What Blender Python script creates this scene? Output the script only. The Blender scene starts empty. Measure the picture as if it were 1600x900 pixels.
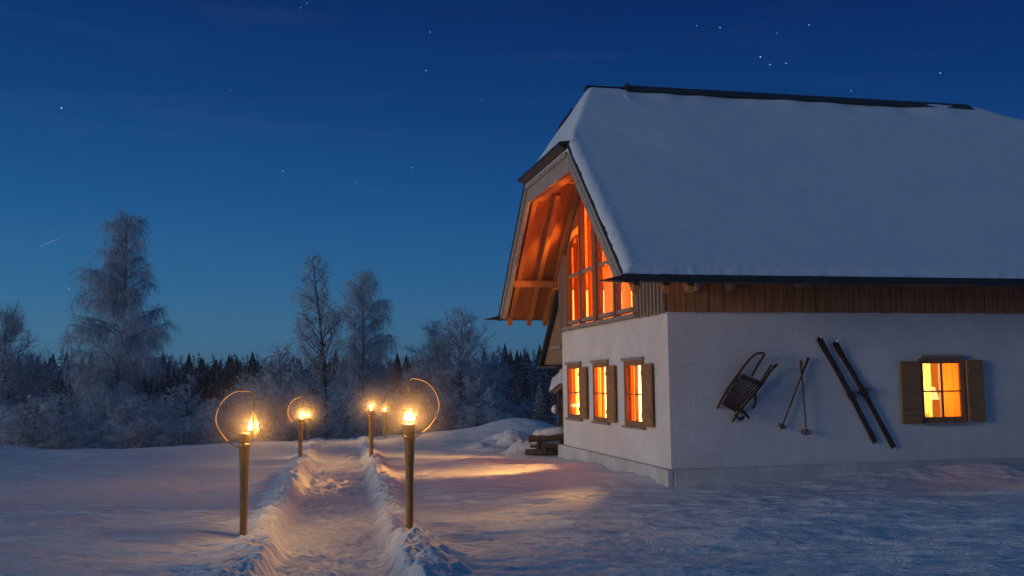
import bpy, bmesh, math, random
import numpy as np
from mathutils import Vector, Matrix, noise as mnoise

R = math.radians
random.seed(7)
rng = np.random.default_rng(7)
scene = bpy.context.scene
col = scene.collection

# ------------------------------------------------------------------ camera
H_EYE = 1.7
FPX, PITCH, ROLL = 1530.33, 0.0940, -0.0116
cp_, sp_ = math.cos(PITCH), math.sin(PITCH)
FW = Vector((0, cp_, sp_)); R0 = Vector((1, 0, 0)); U0 = R0.cross(FW)
RT = R0 * math.cos(ROLL) + U0 * math.sin(ROLL)
UP = U0 * math.cos(ROLL) - R0 * math.sin(ROLL)
cam_d = bpy.data.cameras.new("camera"); cam = bpy.data.objects.new("camera", cam_d); col.objects.link(cam)
cam.matrix_world = Matrix(((RT.x, UP.x, -FW.x, 0), (RT.y, UP.y, -FW.y, 0), (RT.z, UP.z, -FW.z, H_EYE), (0, 0, 0, 1)))
cam_d.sensor_width = 36; cam_d.lens = 36 * FPX / 1600
cam_d.clip_start = 0.1; cam_d.clip_end = 6000
scene.camera = cam

def ray(px, py):
    return FW + RT * ((px - 800) / FPX) - UP * ((py - 450) / FPX)
def at(px, py, Y):
    d = ray(px, py); t = Y / d.y
    return Vector((0, 0, H_EYE)) + d * t

# ------------------------------------------------------------------ world
SUN_EL, SUN_AZ = R(5), R(-117)      # azimuth from +Y towards +X: the afterglow stands left of the camera
world = bpy.data.worlds.new("World"); scene.world = world
world.use_nodes = True
wt = world.node_tree; wn = wt.nodes; wl = wt.links
wn.clear()
def W(t, **k):
    n = wn.new(t)
    for a, b in k.items(): setattr(n, a, b)
    return n
out = W('ShaderNodeOutputWorld'); addsh = W('ShaderNodeAddShader')
bg1 = W('ShaderNodeBackground'); bg2 = W('ShaderNodeBackground')
sky = W('ShaderNodeTexSky', sky_type='NISHITA', sun_disc=False)
sky.sun_elevation = R(-3); sky.sun_rotation = SUN_AZ; sky.ozone_density = 6; sky.dust_density = .5
wl.new(sky.outputs[0], bg1.inputs[0]); bg1.inputs[1].default_value = 0.12
tc = W('ShaderNodeTexCoord'); sep = W('ShaderNodeSeparateXYZ'); wl.new(tc.outputs['Generated'], sep.inputs[0])
def wmath(op, a, b=None, clamp=False):
    n = W('ShaderNodeMath', operation=op); n.use_clamp = clamp
    for i, v in enumerate((a, b)):
        if v is None: continue
        if isinstance(v, (int, float)): n.inputs[i].default_value = v
        else: wl.new(v, n.inputs[i])
    return n.outputs[0]
SKY_STOPS = [  # sin(elevation), linear colour
    (0.00, (.056, .165, .275)), (0.045, (.046, .160, .292)), (0.10, (.022, .124, .290)), (0.18, (.0085, .084, .250)),
    (0.27, (.0030, .048, .185)), (0.36, (.0012, .027, .132)), (0.50, (.004, .040, .122)), (0.75, (.014, .068, .142)), (1.0, (.017, .074, .150))]
ramp = W('ShaderNodeValToRGB'); cr = ramp.color_ramp; cr.interpolation = 'B_SPLINE' if False else 'EASE'
cr.interpolation = 'LINEAR'
while len(cr.elements) < len(SKY_STOPS): cr.elements.new(0.5)
for e, (p, c) in zip(cr.elements, SKY_STOPS):
    e.position = p; e.color = (*c, 1)
wl.new(sep.outputs['Z'], ramp.inputs[0])
# a touch darker towards the right, brighter in the west on the left
azf = wmath('MULTIPLY_ADD', sep.outputs['X'], -0.45); azf.node.inputs[2].default_value = 0.92
mixc = W('ShaderNodeMixRGB', blend_type='MULTIPLY'); mixc.inputs[0].default_value = 1
wl.new(ramp.outputs[0], mixc.inputs[1])
cmb = W('ShaderNodeCombineXYZ'); wl.new(azf, cmb.inputs[0]); wl.new(azf, cmb.inputs[1])
azb = wmath('MULTIPLY_ADD', sep.outputs['X'], -0.22); azb.node.inputs[2].default_value = 0.95
wl.new(azb, cmb.inputs[2]); wl.new(cmb.outputs[0], mixc.inputs[2])
# thin wisps low in the sky
wm = W('ShaderNodeMapping'); wm.inputs['Scale'].default_value = (3.2, 3.2, 26); wl.new(tc.outputs['Generated'], wm.inputs[0])
wno = W('ShaderNodeTexNoise'); wno.inputs['Scale'].default_value = 1.6; wno.inputs['Detail'].default_value = 5; wl.new(wm.outputs[0], wno.inputs[0])
wis = wmath('MULTIPLY', wmath('SUBTRACT', wno.outputs[0], .55, True), .025)
# stars
STARS = [(96,169,1.2),(672,50,.7),(666,110,.8),(360,141,.35),(391,212,.4),(442,267,.6),(428,295,.3),(556,285,.55),(644,262,.6),
         (753,156,.4),(470,12,.5),(480,5,.5),(216,184,.2),(1089,40,.6),(1125,43,.9),(1214,52,.45),(1264,39,.8),(1188,89,1.2),(1203,101,.9),
         (1228,99,.8),(1469,114,.9),(1330,142,.6),(108,452,.6),(810,70,.2),(300,40,.2),(590,180,.2)]
ssum = None
for (sx, sy, sb) in STARS:
    d = ray(sx, sy).normalized()
    vd = W('ShaderNodeVectorMath', operation='DISTANCE'); wl.new(tc.outputs['Generated'], vd.inputs[0]); vd.inputs[1].default_value = d
    lt = wmath('LESS_THAN', vd.outputs['Value'], (.00040 + .00020 * sb))
    m = wmath('MULTIPLY', lt, sb * .50)
    ssum = m if ssum is None else wmath('ADD', ssum, m)
addc = W('ShaderNodeMixRGB', blend_type='ADD'); addc.inputs[0].default_value = 1
wl.new(mixc.outputs[0], addc.inputs[1]); wl.new(wmath('ADD', ssum, wis), addc.inputs[2])
wl.new(addc.outputs[0], bg2.inputs[0]); bg2.inputs[1].default_value = 1.0
wl.new(bg1.outputs[0], addsh.inputs[0]); wl.new(bg2.outputs[0], addsh.inputs[1]); wl.new(addsh.outputs[0], out.inputs[0])

# the last soft light of the western afterglow
sun_d = bpy.data.lights.new("afterglow", 'SUN'); sun = bpy.data.objects.new("afterglow", sun_d); col.objects.link(sun)
sun_d.energy = 0.72; sun_d.angle = R(14); sun_d.color = (1.0, .92, .80)
sd = Vector((math.sin(SUN_AZ) * math.cos(SUN_EL), math.cos(SUN_AZ) * math.cos(SUN_EL), math.sin(SUN_EL)))
sun.rotation_euler = sd.to_track_quat('Z', 'Y').to_euler()

# ------------------------------------------------------------------ render settings
scene.render.engine = 'CYCLES'
scene.view_settings.view_transform = 'Standard'; scene.view_settings.look = 'None'
scene.view_settings.exposure = 0.0; scene.view_settings.gamma = 1.0
scene.view_settings.use_curve_mapping = False
cy = scene.cycles
cy.max_bounces = 6; cy.diffuse_bounces = 3; cy.glossy_bounces = 2; cy.transmission_bounces = 4; cy.transparent_max_bounces = 12
cy.volume_bounces = 0
cy.caustics_reflective = False; cy.caustics_refractive = False
cy.sample_clamp_indirect = 3.0; cy.sample_clamp_direct = 0
cy.use_denoising = True
try: cy.denoiser = 'OPENIMAGEDENOISE'
except Exception: pass

# ------------------------------------------------------------------ helpers
def tag(o, label=None, cat=None, group=None, kind=None):
    if label: o['label'] = label
    if cat: o['category'] = cat
    if group: o['group'] = group
    if kind: o['kind'] = kind
    return o
def empty(name, loc=(0, 0, 0), rz=0, parent=None):
    o = bpy.data.objects.new(name, None); col.objects.link(o); o.empty_display_size = .2
    o.location = loc; o.rotation_euler = (0, 0, rz)
    if parent: o.parent = parent
    return o
def link_mesh(name, verts, faces, mats, parent=None, mi=None, smooth=False):
    me = bpy.data.meshes.new(name)
    me.from_pydata([tuple(v) for v in verts] if not isinstance(verts, np.ndarray) else verts.tolist(), [], faces)
    if not isinstance(mats, (list, tuple)): mats = [mats]
    for m in mats: me.materials.append(m)
    if mi is not None: me.polygons.foreach_set('material_index', mi)
    if smooth: me.polygons.foreach_set('use_smooth', [True] * len(me.polygons))
    me.update()
    o = bpy.data.objects.new(name, me); col.objects.link(o)
    if parent: o.parent = parent
    return o
class MB:
    def __init__(self): self.v = []; self.f = []; self.m = []; self.cur = 0
    def face(self, idx): self.f.append(idx); self.m.append(self.cur)
    def poly(self, pts):
        n = len(self.v); self.v += [tuple(p) for p in pts]; self.face(tuple(range(n, n + len(pts)))); return self
    def box(self, x0, x1, y0, y1, z0, z1):
        n = len(self.v)
        self.v += [(x0,y0,z0),(x1,y0,z0),(x1,y1,z0),(x0,y1,z0),(x0,y0,z1),(x1,y0,z1),(x1,y1,z1),(x0,y1,z1)]
        for q in ((0,3,2,1),(4,5,6,7),(0,1,5,4),(1,2,6,5),(2,3,7,6),(3,0,4,7)): self.face(tuple(n + i for i in q))
        return self
    def prism(self, pts, vec):
        """extrude polygon pts (3d) along vec"""
        n = len(self.v); k = len(pts); vec = Vector(vec)
        self.v += [tuple(p) for p in pts] + [tuple(Vector(p) + vec) for p in pts]
        self.face(tuple(range(n, n + k))); self.face(tuple(range(n + 2 * k - 1, n + k - 1, -1)))
        for i in range(k):
            j = (i + 1) % k
            self.face((n + i, n + k + i, n + k + j, n + j))
        return self
    def bar(self, a, b, w, h, up=(0, 0, 1)):
        """rectangular bar from a to b"""
        a = Vector(a); b = Vector(b); d = (b - a).normalized(); s = d.cross(Vector(up)).normalized(); t = s.cross(d)
        pts = [a + s * x * w / 2 + t * y * h / 2 for x, y in ((-1,-1),(1,-1),(1,1),(-1,1))]
        return self.prism(pts, b - a)
    def tube(self, pts, radii, n=6, caps=True):
        base = len(self.v); k = len(pts)
        pts = [Vector(p) for p in pts]
        for i, p in enumerate(pts):
            d = (pts[min(i + 1, k - 1)] - pts[max(i - 1, 0)])
            if d.length < 1e-9: d = Vector((0, 0, 1))
            d.normalize()
            ref = Vector((0, 0, 1)) if abs(d.z) < .9 else Vector((1, 0, 0))
            s = d.cross(ref).normalized(); t = d.cross(s)
            r = radii[i] if hasattr(radii, '__len__') else radii
            for j in range(n):
                a = 2 * math.pi * j / n
                self.v.append(tuple(p + (s * math.cos(a) + t * math.sin(a)) * r))
        for i in range(k - 1):
            for j in range(n):
                j2 = (j + 1) % n
                self.face((base + i * n + j, base + i * n + j2, base + (i + 1) * n + j2, base + (i + 1) * n + j))
        if caps:
            self.face(tuple(base + j for j in range(n - 1, -1, -1)))
            self.face(tuple(base + (k - 1) * n + j for j in range(n)))
        return self
    def lathe(self, c, prof, n=16):
        c = Vector(c); return self.tube([c + Vector((0, 0, z)) for r, z in prof], [r for r, z in prof], n)
    def build(self, name, mat, parent=None, smooth=False):
        return link_mesh(name, self.v, self.f, mat, parent, self.m, smooth)

# value / gradient noise on arrays
def _hash(ix, iy, seed):
    h = (ix.astype(np.int64) * 374761393 + iy.astype(np.int64) * 668265263 + seed * 974711) & 0x7fffffff
    h = ((h ^ (h >> 13)) * 1274126177) & 0x7fffffff
    return ((h ^ (h >> 16)) & 0xffff) / 65535.0
def vnoise(x, y, seed=0):
    ix = np.floor(x); iy = np.floor(y); fx = x - ix; fy = y - iy
    u = fx * fx * fx * (fx * (fx * 6 - 15) + 10); v = fy * fy * fy * (fy * (fy * 6 - 15) + 10)
    a = _hash(ix, iy, seed); b = _hash(ix + 1, iy, seed); c = _hash(ix, iy + 1, seed); d = _hash(ix + 1, iy + 1, seed)
    return (a * (1 - u) + b * u) * (1 - v) + (c * (1 - u) + d * u) * v - .5
def fbm(x, y, seed=0, oct=4, lac=2.03, gain=.5):
    s = 0; a = 1
    for i in range(oct):
        s = s + a * vnoise(x + 17.3 * i, y - 9.1 * i, seed + i); x = x * lac; y = y * lac; a *= gain
    return s
def worley(x, y, seed=0):
    ix = np.floor(x); iy = np.floor(y); best = np.full(np.shape(x), 9.0)
    for dx in (-1, 0, 1):
        for dy in (-1, 0, 1):
            cx = ix + dx; cyy = iy + dy
            px = cx + _hash(cx, cyy, seed); py = cyy + _hash(cx, cyy, seed + 51)
            best = np.minimum(best, (x - px) ** 2 + (y - py) ** 2)
    return np.sqrt(best)
def sstep(a, b, x):
    t = np.clip((x - a) / (b - a), 0, 1); return t * t * (3 - 2 * t)

# ------------------------------------------------------------------ materials
def mat(name, base, rough=.8, noise=None, bump=None, spec=.3, stretch=None, noise2=None, coord='Object'):
    """base colour varied between two tones by noise=(scale, colour2, detail); bump=(scale, strength, distance)"""
    m = bpy.data.materials.new(name); m.use_nodes = True
    nt = m.node_tree; b = nt.nodes['Principled BSDF']
    b.inputs['Roughness'].default_value = rough; b.inputs['Specular IOR Level'].default_value = spec
    b.inputs['Base Color'].default_value = (*base, 1)
    t = nt.nodes.new('ShaderNodeTexCoord'); mp = nt.nodes.new('ShaderNodeMapping')
    nt.links.new(t.outputs[coord], mp.inputs[0])
    if stretch: mp.inputs['Scale'].default_value = stretch
    if noise:
        n = nt.nodes.new('ShaderNodeTexNoise'); n.inputs['Scale'].default_value = noise[0]; n.inputs['Detail'].default_value = noise[2] if len(noise) > 2 else 5
        n.inputs['Roughness'].default_value = .62
        nt.links.new(mp.outputs[0], n.inputs[0])
        r = nt.nodes.new('ShaderNodeValToRGB'); r.color_ramp.elements[0].position = .32; r.color_ramp.elements[1].position = .68
        r.color_ramp.elements[0].color = (*base, 1); r.color_ramp.elements[1].color = (*noise[1], 1)
        nt.links.new(n.outputs[0], r.inputs[0])
        src = r.outputs[0]
        if noise2:
            n2 = nt.nodes.new('ShaderNodeTexNoise'); n2.inputs['Scale'].default_value = noise2[0]; n2.inputs['Detail'].default_value = 4
            nt.links.new(t.outputs[coord], n2.inputs[0])
            mx = nt.nodes.new('ShaderNodeMixRGB'); mx.blend_type = 'MULTIPLY'; mx.inputs[0].default_value = 1
            r2 = nt.nodes.new('ShaderNodeValToRGB'); r2.color_ramp.elements[0].position = .35; r2.color_ramp.elements[1].position = .65
            r2.color_ramp.elements[0].color = (*noise2[1], 1); r2.color_ramp.elements[1].color = (1, 1, 1, 1)
            nt.links.new(n2.outputs[0], r2.inputs[0]); nt.links.new(src, mx.inputs[1]); nt.links.new(r2.outputs[0], mx.inputs[2])
            src = mx.outputs[0]
        nt.links.new(src, b.inputs['Base Color'])
    if bump:
        n = nt.nodes.new('ShaderNodeTexNoise'); n.inputs['Scale'].default_value = bump[0]; n.inputs['Detail'].default_value = 4
        nt.links.new(mp.outputs[0], n.inputs[0])
        bp = nt.nodes.new('ShaderNodeBump'); bp.inputs['Strength'].default_value = bump[1]; bp.inputs['Distance'].default_value = bump[2]
        nt.links.new(n.outputs[0], bp.inputs['Height']); nt.links.new(bp.outputs[0], b.inputs['Normal'])
    return m
def emis(name, c, s, c2=None, scale=8):
    m = bpy.data.materials.new(name); m.use_nodes = True; nt = m.node_tree; nt.nodes.clear()
    o = nt.nodes.new('ShaderNodeOutputMaterial'); e = nt.nodes.new('ShaderNodeEmission')
    e.inputs[0].default_value = (*c, 1); e.inputs[1].default_value = s
    nt.links.new(e.outputs[0], o.inputs[0])
    return m
def flame_mat():
    m = bpy.data.materials.new('flame'); m.use_nodes = True; nt = m.node_tree; nt.nodes.clear()
    o = nt.nodes.new('ShaderNodeOutputMaterial'); e = nt.nodes.new('ShaderNodeEmission'); t = nt.nodes.new('ShaderNodeBsdfTransparent'); a = nt.nodes.new('ShaderNodeAddShader')
    lw = nt.nodes.new('ShaderNodeLayerWeight'); lw.inputs[0].default_value = .5
    r = nt.nodes.new('ShaderNodeValToRGB'); r.color_ramp.elements[0].position = .15; r.color_ramp.elements[1].position = .95
    r.color_ramp.elements[0].color = (1, .64, .24, 1); r.color_ramp.elements[1].color = (.55, .16, .015, 1)
    nt.links.new(lw.outputs['Facing'], r.inputs[0]); nt.links.new(r.outputs[0], e.inputs[0]); e.inputs[1].default_value = 2.0
    nt.links.new(e.outputs[0], a.inputs[0]); nt.links.new(t.outputs[0], a.inputs[1]); nt.links.new(a.outputs[0], o.inputs[0])
    return m
def curtain_mat(name, c, trans):
    m = bpy.data.materials.new(name); m.use_nodes = True; nt = m.node_tree; nt.nodes.clear()
    o = nt.nodes.new('ShaderNodeOutputMaterial')
    d = nt.nodes.new('ShaderNodeBsdfDiffuse'); tl = nt.nodes.new('ShaderNodeBsdfTranslucent'); mx = nt.nodes.new('ShaderNodeMixShader')
    mx.inputs[0].default_value = trans
    t = nt.nodes.new('ShaderNodeTexCoord'); mp = nt.nodes.new('ShaderNodeMapping'); mp.inputs['Scale'].default_value = (9, 9, .5)
    n = nt.nodes.new('ShaderNodeTexNoise'); n.inputs['Scale'].default_value = 2.2; n.inputs['Detail'].default_value = 3
    nt.links.new(t.outputs['Object'], mp.inputs[0]); nt.links.new(mp.outputs[0], n.inputs[0])
    r = nt.nodes.new('ShaderNodeValToRGB'); r.color_ramp.elements[0].position = .3; r.color_ramp.elements[1].position = .7
    r.color_ramp.elements[0].color = (*[x * .55 for x in c], 1); r.color_ramp.elements[1].color = (*c, 1)
    nt.links.new(n.outputs[0], r.inputs[0])
    nt.links.new(r.outputs[0], d.inputs[0]); nt.links.new(r.outputs[0], tl.inputs[0])
    nt.links.new(d.outputs[0], mx.inputs[1]); nt.links.new(tl.outputs[0], mx.inputs[2]); nt.links.new(mx.outputs[0], o.inputs[0])
    return m
def glass_mat():
    m = bpy.data.materials.new('window_glass'); m.use_nodes = True; nt = m.node_tree; nt.nodes.clear()
    o = nt.nodes.new('ShaderNodeOutputMaterial'); tr = nt.nodes.new('ShaderNodeBsdfTransparent'); g = nt.nodes.new('ShaderNodeBsdfGlossy')
    g.inputs['Roughness'].default_value = .05; mx = nt.nodes.new('ShaderNodeMixShader'); lw_ = nt.nodes.new('ShaderNodeLayerWeight'); pw = nt.nodes.new('ShaderNodeMath'); pw.operation = 'POWER'; pw.inputs[1].default_value = 5; nt.links.new(lw_.outputs['Facing'], pw.inputs[0]); f = nt.nodes.new('ShaderNodeMath'); f.operation = 'MULTIPLY_ADD'; f.inputs[1].default_value = .7; f.inputs[2].default_value = .03; nt.links.new(pw.outputs[0], f.inputs[0])
    tr.inputs[0].default_value = (.94, .95, .94, 1)
    nt.links.new(f.outputs[0], mx.inputs[0]); nt.links.new(tr.outputs[0], mx.inputs[1]); nt.links.new(g.outputs[0], mx.inputs[2]); nt.links.new(mx.outputs[0], o.inputs[0])
    return m
def frost_mat(name, dark, frost, amount, rough=.9, zb=.55):
    """bark or twig with hoar frost: a patchy mix, thicker where the surface faces up"""
    m = bpy.data.materials.new(name); m.use_nodes = True; nt = m.node_tree; b = nt.nodes['Principled BSDF']
    b.inputs['Roughness'].default_value = rough; b.inputs['Specular IOR Level'].default_value = .15
    g = nt.nodes.new('ShaderNodeNewGeometry'); s = nt.nodes.new('ShaderNodeSeparateXYZ'); nt.links.new(g.outputs['Normal'], s.inputs[0])
    t = nt.nodes.new('ShaderNodeTexCoord'); n = nt.nodes.new('ShaderNodeTexNoise'); n.inputs['Scale'].default_value = 3.5; n.inputs['Detail'].default_value = 4
    nt.links.new(t.outputs['Object'], n.inputs[0])
    a = nt.nodes.new('ShaderNodeMath'); a.operation = 'MULTIPLY_ADD'; a.inputs[1].default_value = zb; nt.links.new(s.outputs['Z'], a.inputs[0]); nt.links.new(n.outputs[0], a.inputs[2])
    r = nt.nodes.new('ShaderNodeValToRGB'); r.color_ramp.elements[0].position = .75 - amount * .6; r.color_ramp.elements[1].position = 1.05 - amount * .6 if 1.05 - amount * .6 < 1 else 1
    r.color_ramp.elements[0].color = (*dark, 1); r.color_ramp.elements[1].color = (*frost, 1)
    nt.links.new(a.outputs[0], r.inputs[0]); nt.links.new(r.outputs[0], b.inputs['Base Color'])
    return m

M = {}
def snow_mat():
    m = mat('snow', (.80, .82, .86), .62, noise=(1.3, (.86, .87, .90), 3), spec=.25)
    nt = m.node_tree; b = nt.nodes['Principled BSDF']; t = nt.nodes.new('ShaderNodeTexCoord'); prev = None
    for (sx, sy, st, dist, det) in ((1.8, 10.0, 1.0, .085, 6), (7, 24, 1.0, .030, 3), (26, 60, .9, .016, 2)):
        mp = nt.nodes.new('ShaderNodeMapping'); mp.inputs['Scale'].default_value = (sx, sy, 1); mp.inputs['Rotation'].default_value = (0, 0, .12)
        n = nt.nodes.new('ShaderNodeTexNoise'); n.inputs['Scale'].default_value = 1; n.inputs['Detail'].default_value = det; n.inputs['Distortion'].default_value = .4
        nt.links.new(t.outputs['Object'], mp.inputs[0]); nt.links.new(mp.outputs[0], n.inputs[0])
        bp = nt.nodes.new('ShaderNodeBump'); bp.inputs['Strength'].default_value = st; bp.inputs['Distance'].default_value = dist
        nt.links.new(n.outputs[0], bp.inputs['Height'])
        if prev: nt.links.new(prev.outputs[0], bp.inputs['Normal'])
        prev = bp
    nt.links.new(prev.outputs[0], b.inputs['Normal'])
    return m
M['snow'] = snow_mat()
M['roof_snow'] = mat('roof_snow', (.78, .80, .85), .65, noise=(.8, (.85, .86, .89), 4), bump=(24, .22, .02), spec=.25)
M['plaster'] = mat('plaster', (.77, .765, .75), .9, noise=(3.2, (.86, .855, .84), 7), bump=(32, .8, .016), spec=.15, noise2=(.9, (.90, .885, .87)))
M['plinth'] = mat('plinth', (.60, .61, .60), .9, noise=(4, (.76, .76, .74), 7), bump=(30, .8, .014), spec=.15, noise2=(1.1, (.8, .8, .78)))
M['dark_sheet'] = mat('dark_sheet', (.022, .022, .026), .55, noise=(5, (.04, .04, .045)), spec=.4)
M['grey_wood'] = mat('grey_wood', (.23, .19, .16), .85, noise=(5, (.42, .36, .31), 8), bump=(9, .5, .01), stretch=(2, 2, 9))
M['verge_wood'] = mat('verge_wood', (.26, .215, .185), .85, noise=(14, (.47, .41, .36), 8), bump=(16, .5, .008), stretch=(1, 1, 1))
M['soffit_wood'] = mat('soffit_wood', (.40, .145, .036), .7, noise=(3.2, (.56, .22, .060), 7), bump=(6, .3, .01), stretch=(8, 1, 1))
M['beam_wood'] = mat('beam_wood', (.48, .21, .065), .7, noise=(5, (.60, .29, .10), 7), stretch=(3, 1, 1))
M['clad_wood'] = mat('clad_wood', (.11, .050, .026), .8, noise=(6, (.20, .095, .046), 8), bump=(8, .5, .01), stretch=(6, 6, .5))
M['band_wood'] = mat('band_wood', (.29, .118, .050), .75, noise=(4.5, (.56, .26, .115), 8), bump=(8, .4, .01), stretch=(7, 7, .35))
M['batten'] = mat('batten', (.30, .23, .19), .8, noise=(6, (.42, .34, .29), 6), stretch=(5, 5, .6))
M['frame_wood'] = mat('frame_wood', (.24, .115, .050), .7, noise=(6, (.38, .20, .10), 7), stretch=(4, 4, .8))
M['sash_wood'] = mat('sash_wood', (.30, .22, .17), .7, noise=(6, (.40, .31, .25), 6), stretch=(4, 4, .8))
M['shutter_wood'] = mat('shutter_wood', (.27, .14, .062), .8, noise=(4, (.44, .25, .12), 9), bump=(5, .5, .01), stretch=(1.2, 1.2, 16))
M['plank_wood'] = mat('plank_wood', (.20, .125, .075), .8, noise=(4, (.36, .24, .15), 8), bump=(6, .5, .01), stretch=(1, 8, .8))
M['log_wood'] = mat('log_wood', (.055, .036, .026), .9, noise=(9, (.14, .09, .06), 6), bump=(10, .6, .02))
M['stake_wood'] = mat('stake_wood', (.20, .115, .045), .7, noise=(7, (.38, .225, .095), 8), bump=(9, .5, .006), stretch=(6, 6, .7))
M['brass'] = mat('brass', (.55, .32, .12), .35, noise=(20, (.42, .23, .08)), spec=.6)
M['brass'].node_tree.nodes['Principled BSDF'].inputs['Metallic'].default_value = .75
M['hoop_wire'] = mat('hoop_wire', (.20, .12, .055), .5, noise=(20, (.30, .18, .08)), spec=.4)
M['iron'] = mat('iron', (.045, .035, .030), .55, noise=(30, (.09, .06, .045)), spec=.5)
M['old_wood'] = mat('old_wood', (.055, .030, .021), .75, noise=(9, (.13, .07, .045), 6), bump=(12, .4, .006))
M['ski_wood'] = mat('ski_wood', (.035, .026, .023), .6, noise=(7, (.095, .052, .038), 6), spec=.35)
M['pole_wood'] = mat('pole_wood', (.085, .038, .022), .6, noise=(9, (.14, .07, .04), 6))
M['glass'] = glass_mat()
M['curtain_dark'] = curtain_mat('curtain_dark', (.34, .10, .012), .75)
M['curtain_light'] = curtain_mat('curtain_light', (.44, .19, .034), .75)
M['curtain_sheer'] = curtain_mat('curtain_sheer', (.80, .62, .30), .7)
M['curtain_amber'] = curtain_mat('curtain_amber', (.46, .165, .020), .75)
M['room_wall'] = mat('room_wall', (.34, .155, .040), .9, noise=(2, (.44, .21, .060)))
M['lamp_shade'] = emis('lamp_shade', (1, .60, .20), 1.6)
M['flame'] = flame_mat()
M['flame_tip'] = emis('flame_tip', (1.0, .36, .05), 9.0)
M['contrail'] = emis('contrail', (.55, .70, .95), .28)  # emission stands in for sunlight on the aircraft trail
M['bark'] = frost_mat('bark', (.075, .075, .078), (.62, .66, .70), .40)
M['bark_frost'] = frost_mat('bark_frost', (.11, .115, .125), (.76, .80, .85), .66)
M['bark_birch'] = frost_mat('bark_birch', (.06, .055, .05), (.40, .40, .42), .25)
M['twig'] = frost_mat('twig', (.27, .295, .325), (.72, .79, .84), .74)
M['twig_frost'] = frost_mat('twig_frost', (.25, .275, .30), (.72, .79, .84), .80)
M['twig_dark'] = frost_mat('twig_dark', (.030, .030, .034), (.16, .17, .19), .22)
M['needle'] = frost_mat('needle', (.010, .017, .013), (.05, .06, .06), .15)
M['needle_snow'] = mat('needle_snow', (.62, .65, .70), .8, noise=(3, (.82, .84, .87)))

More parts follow.
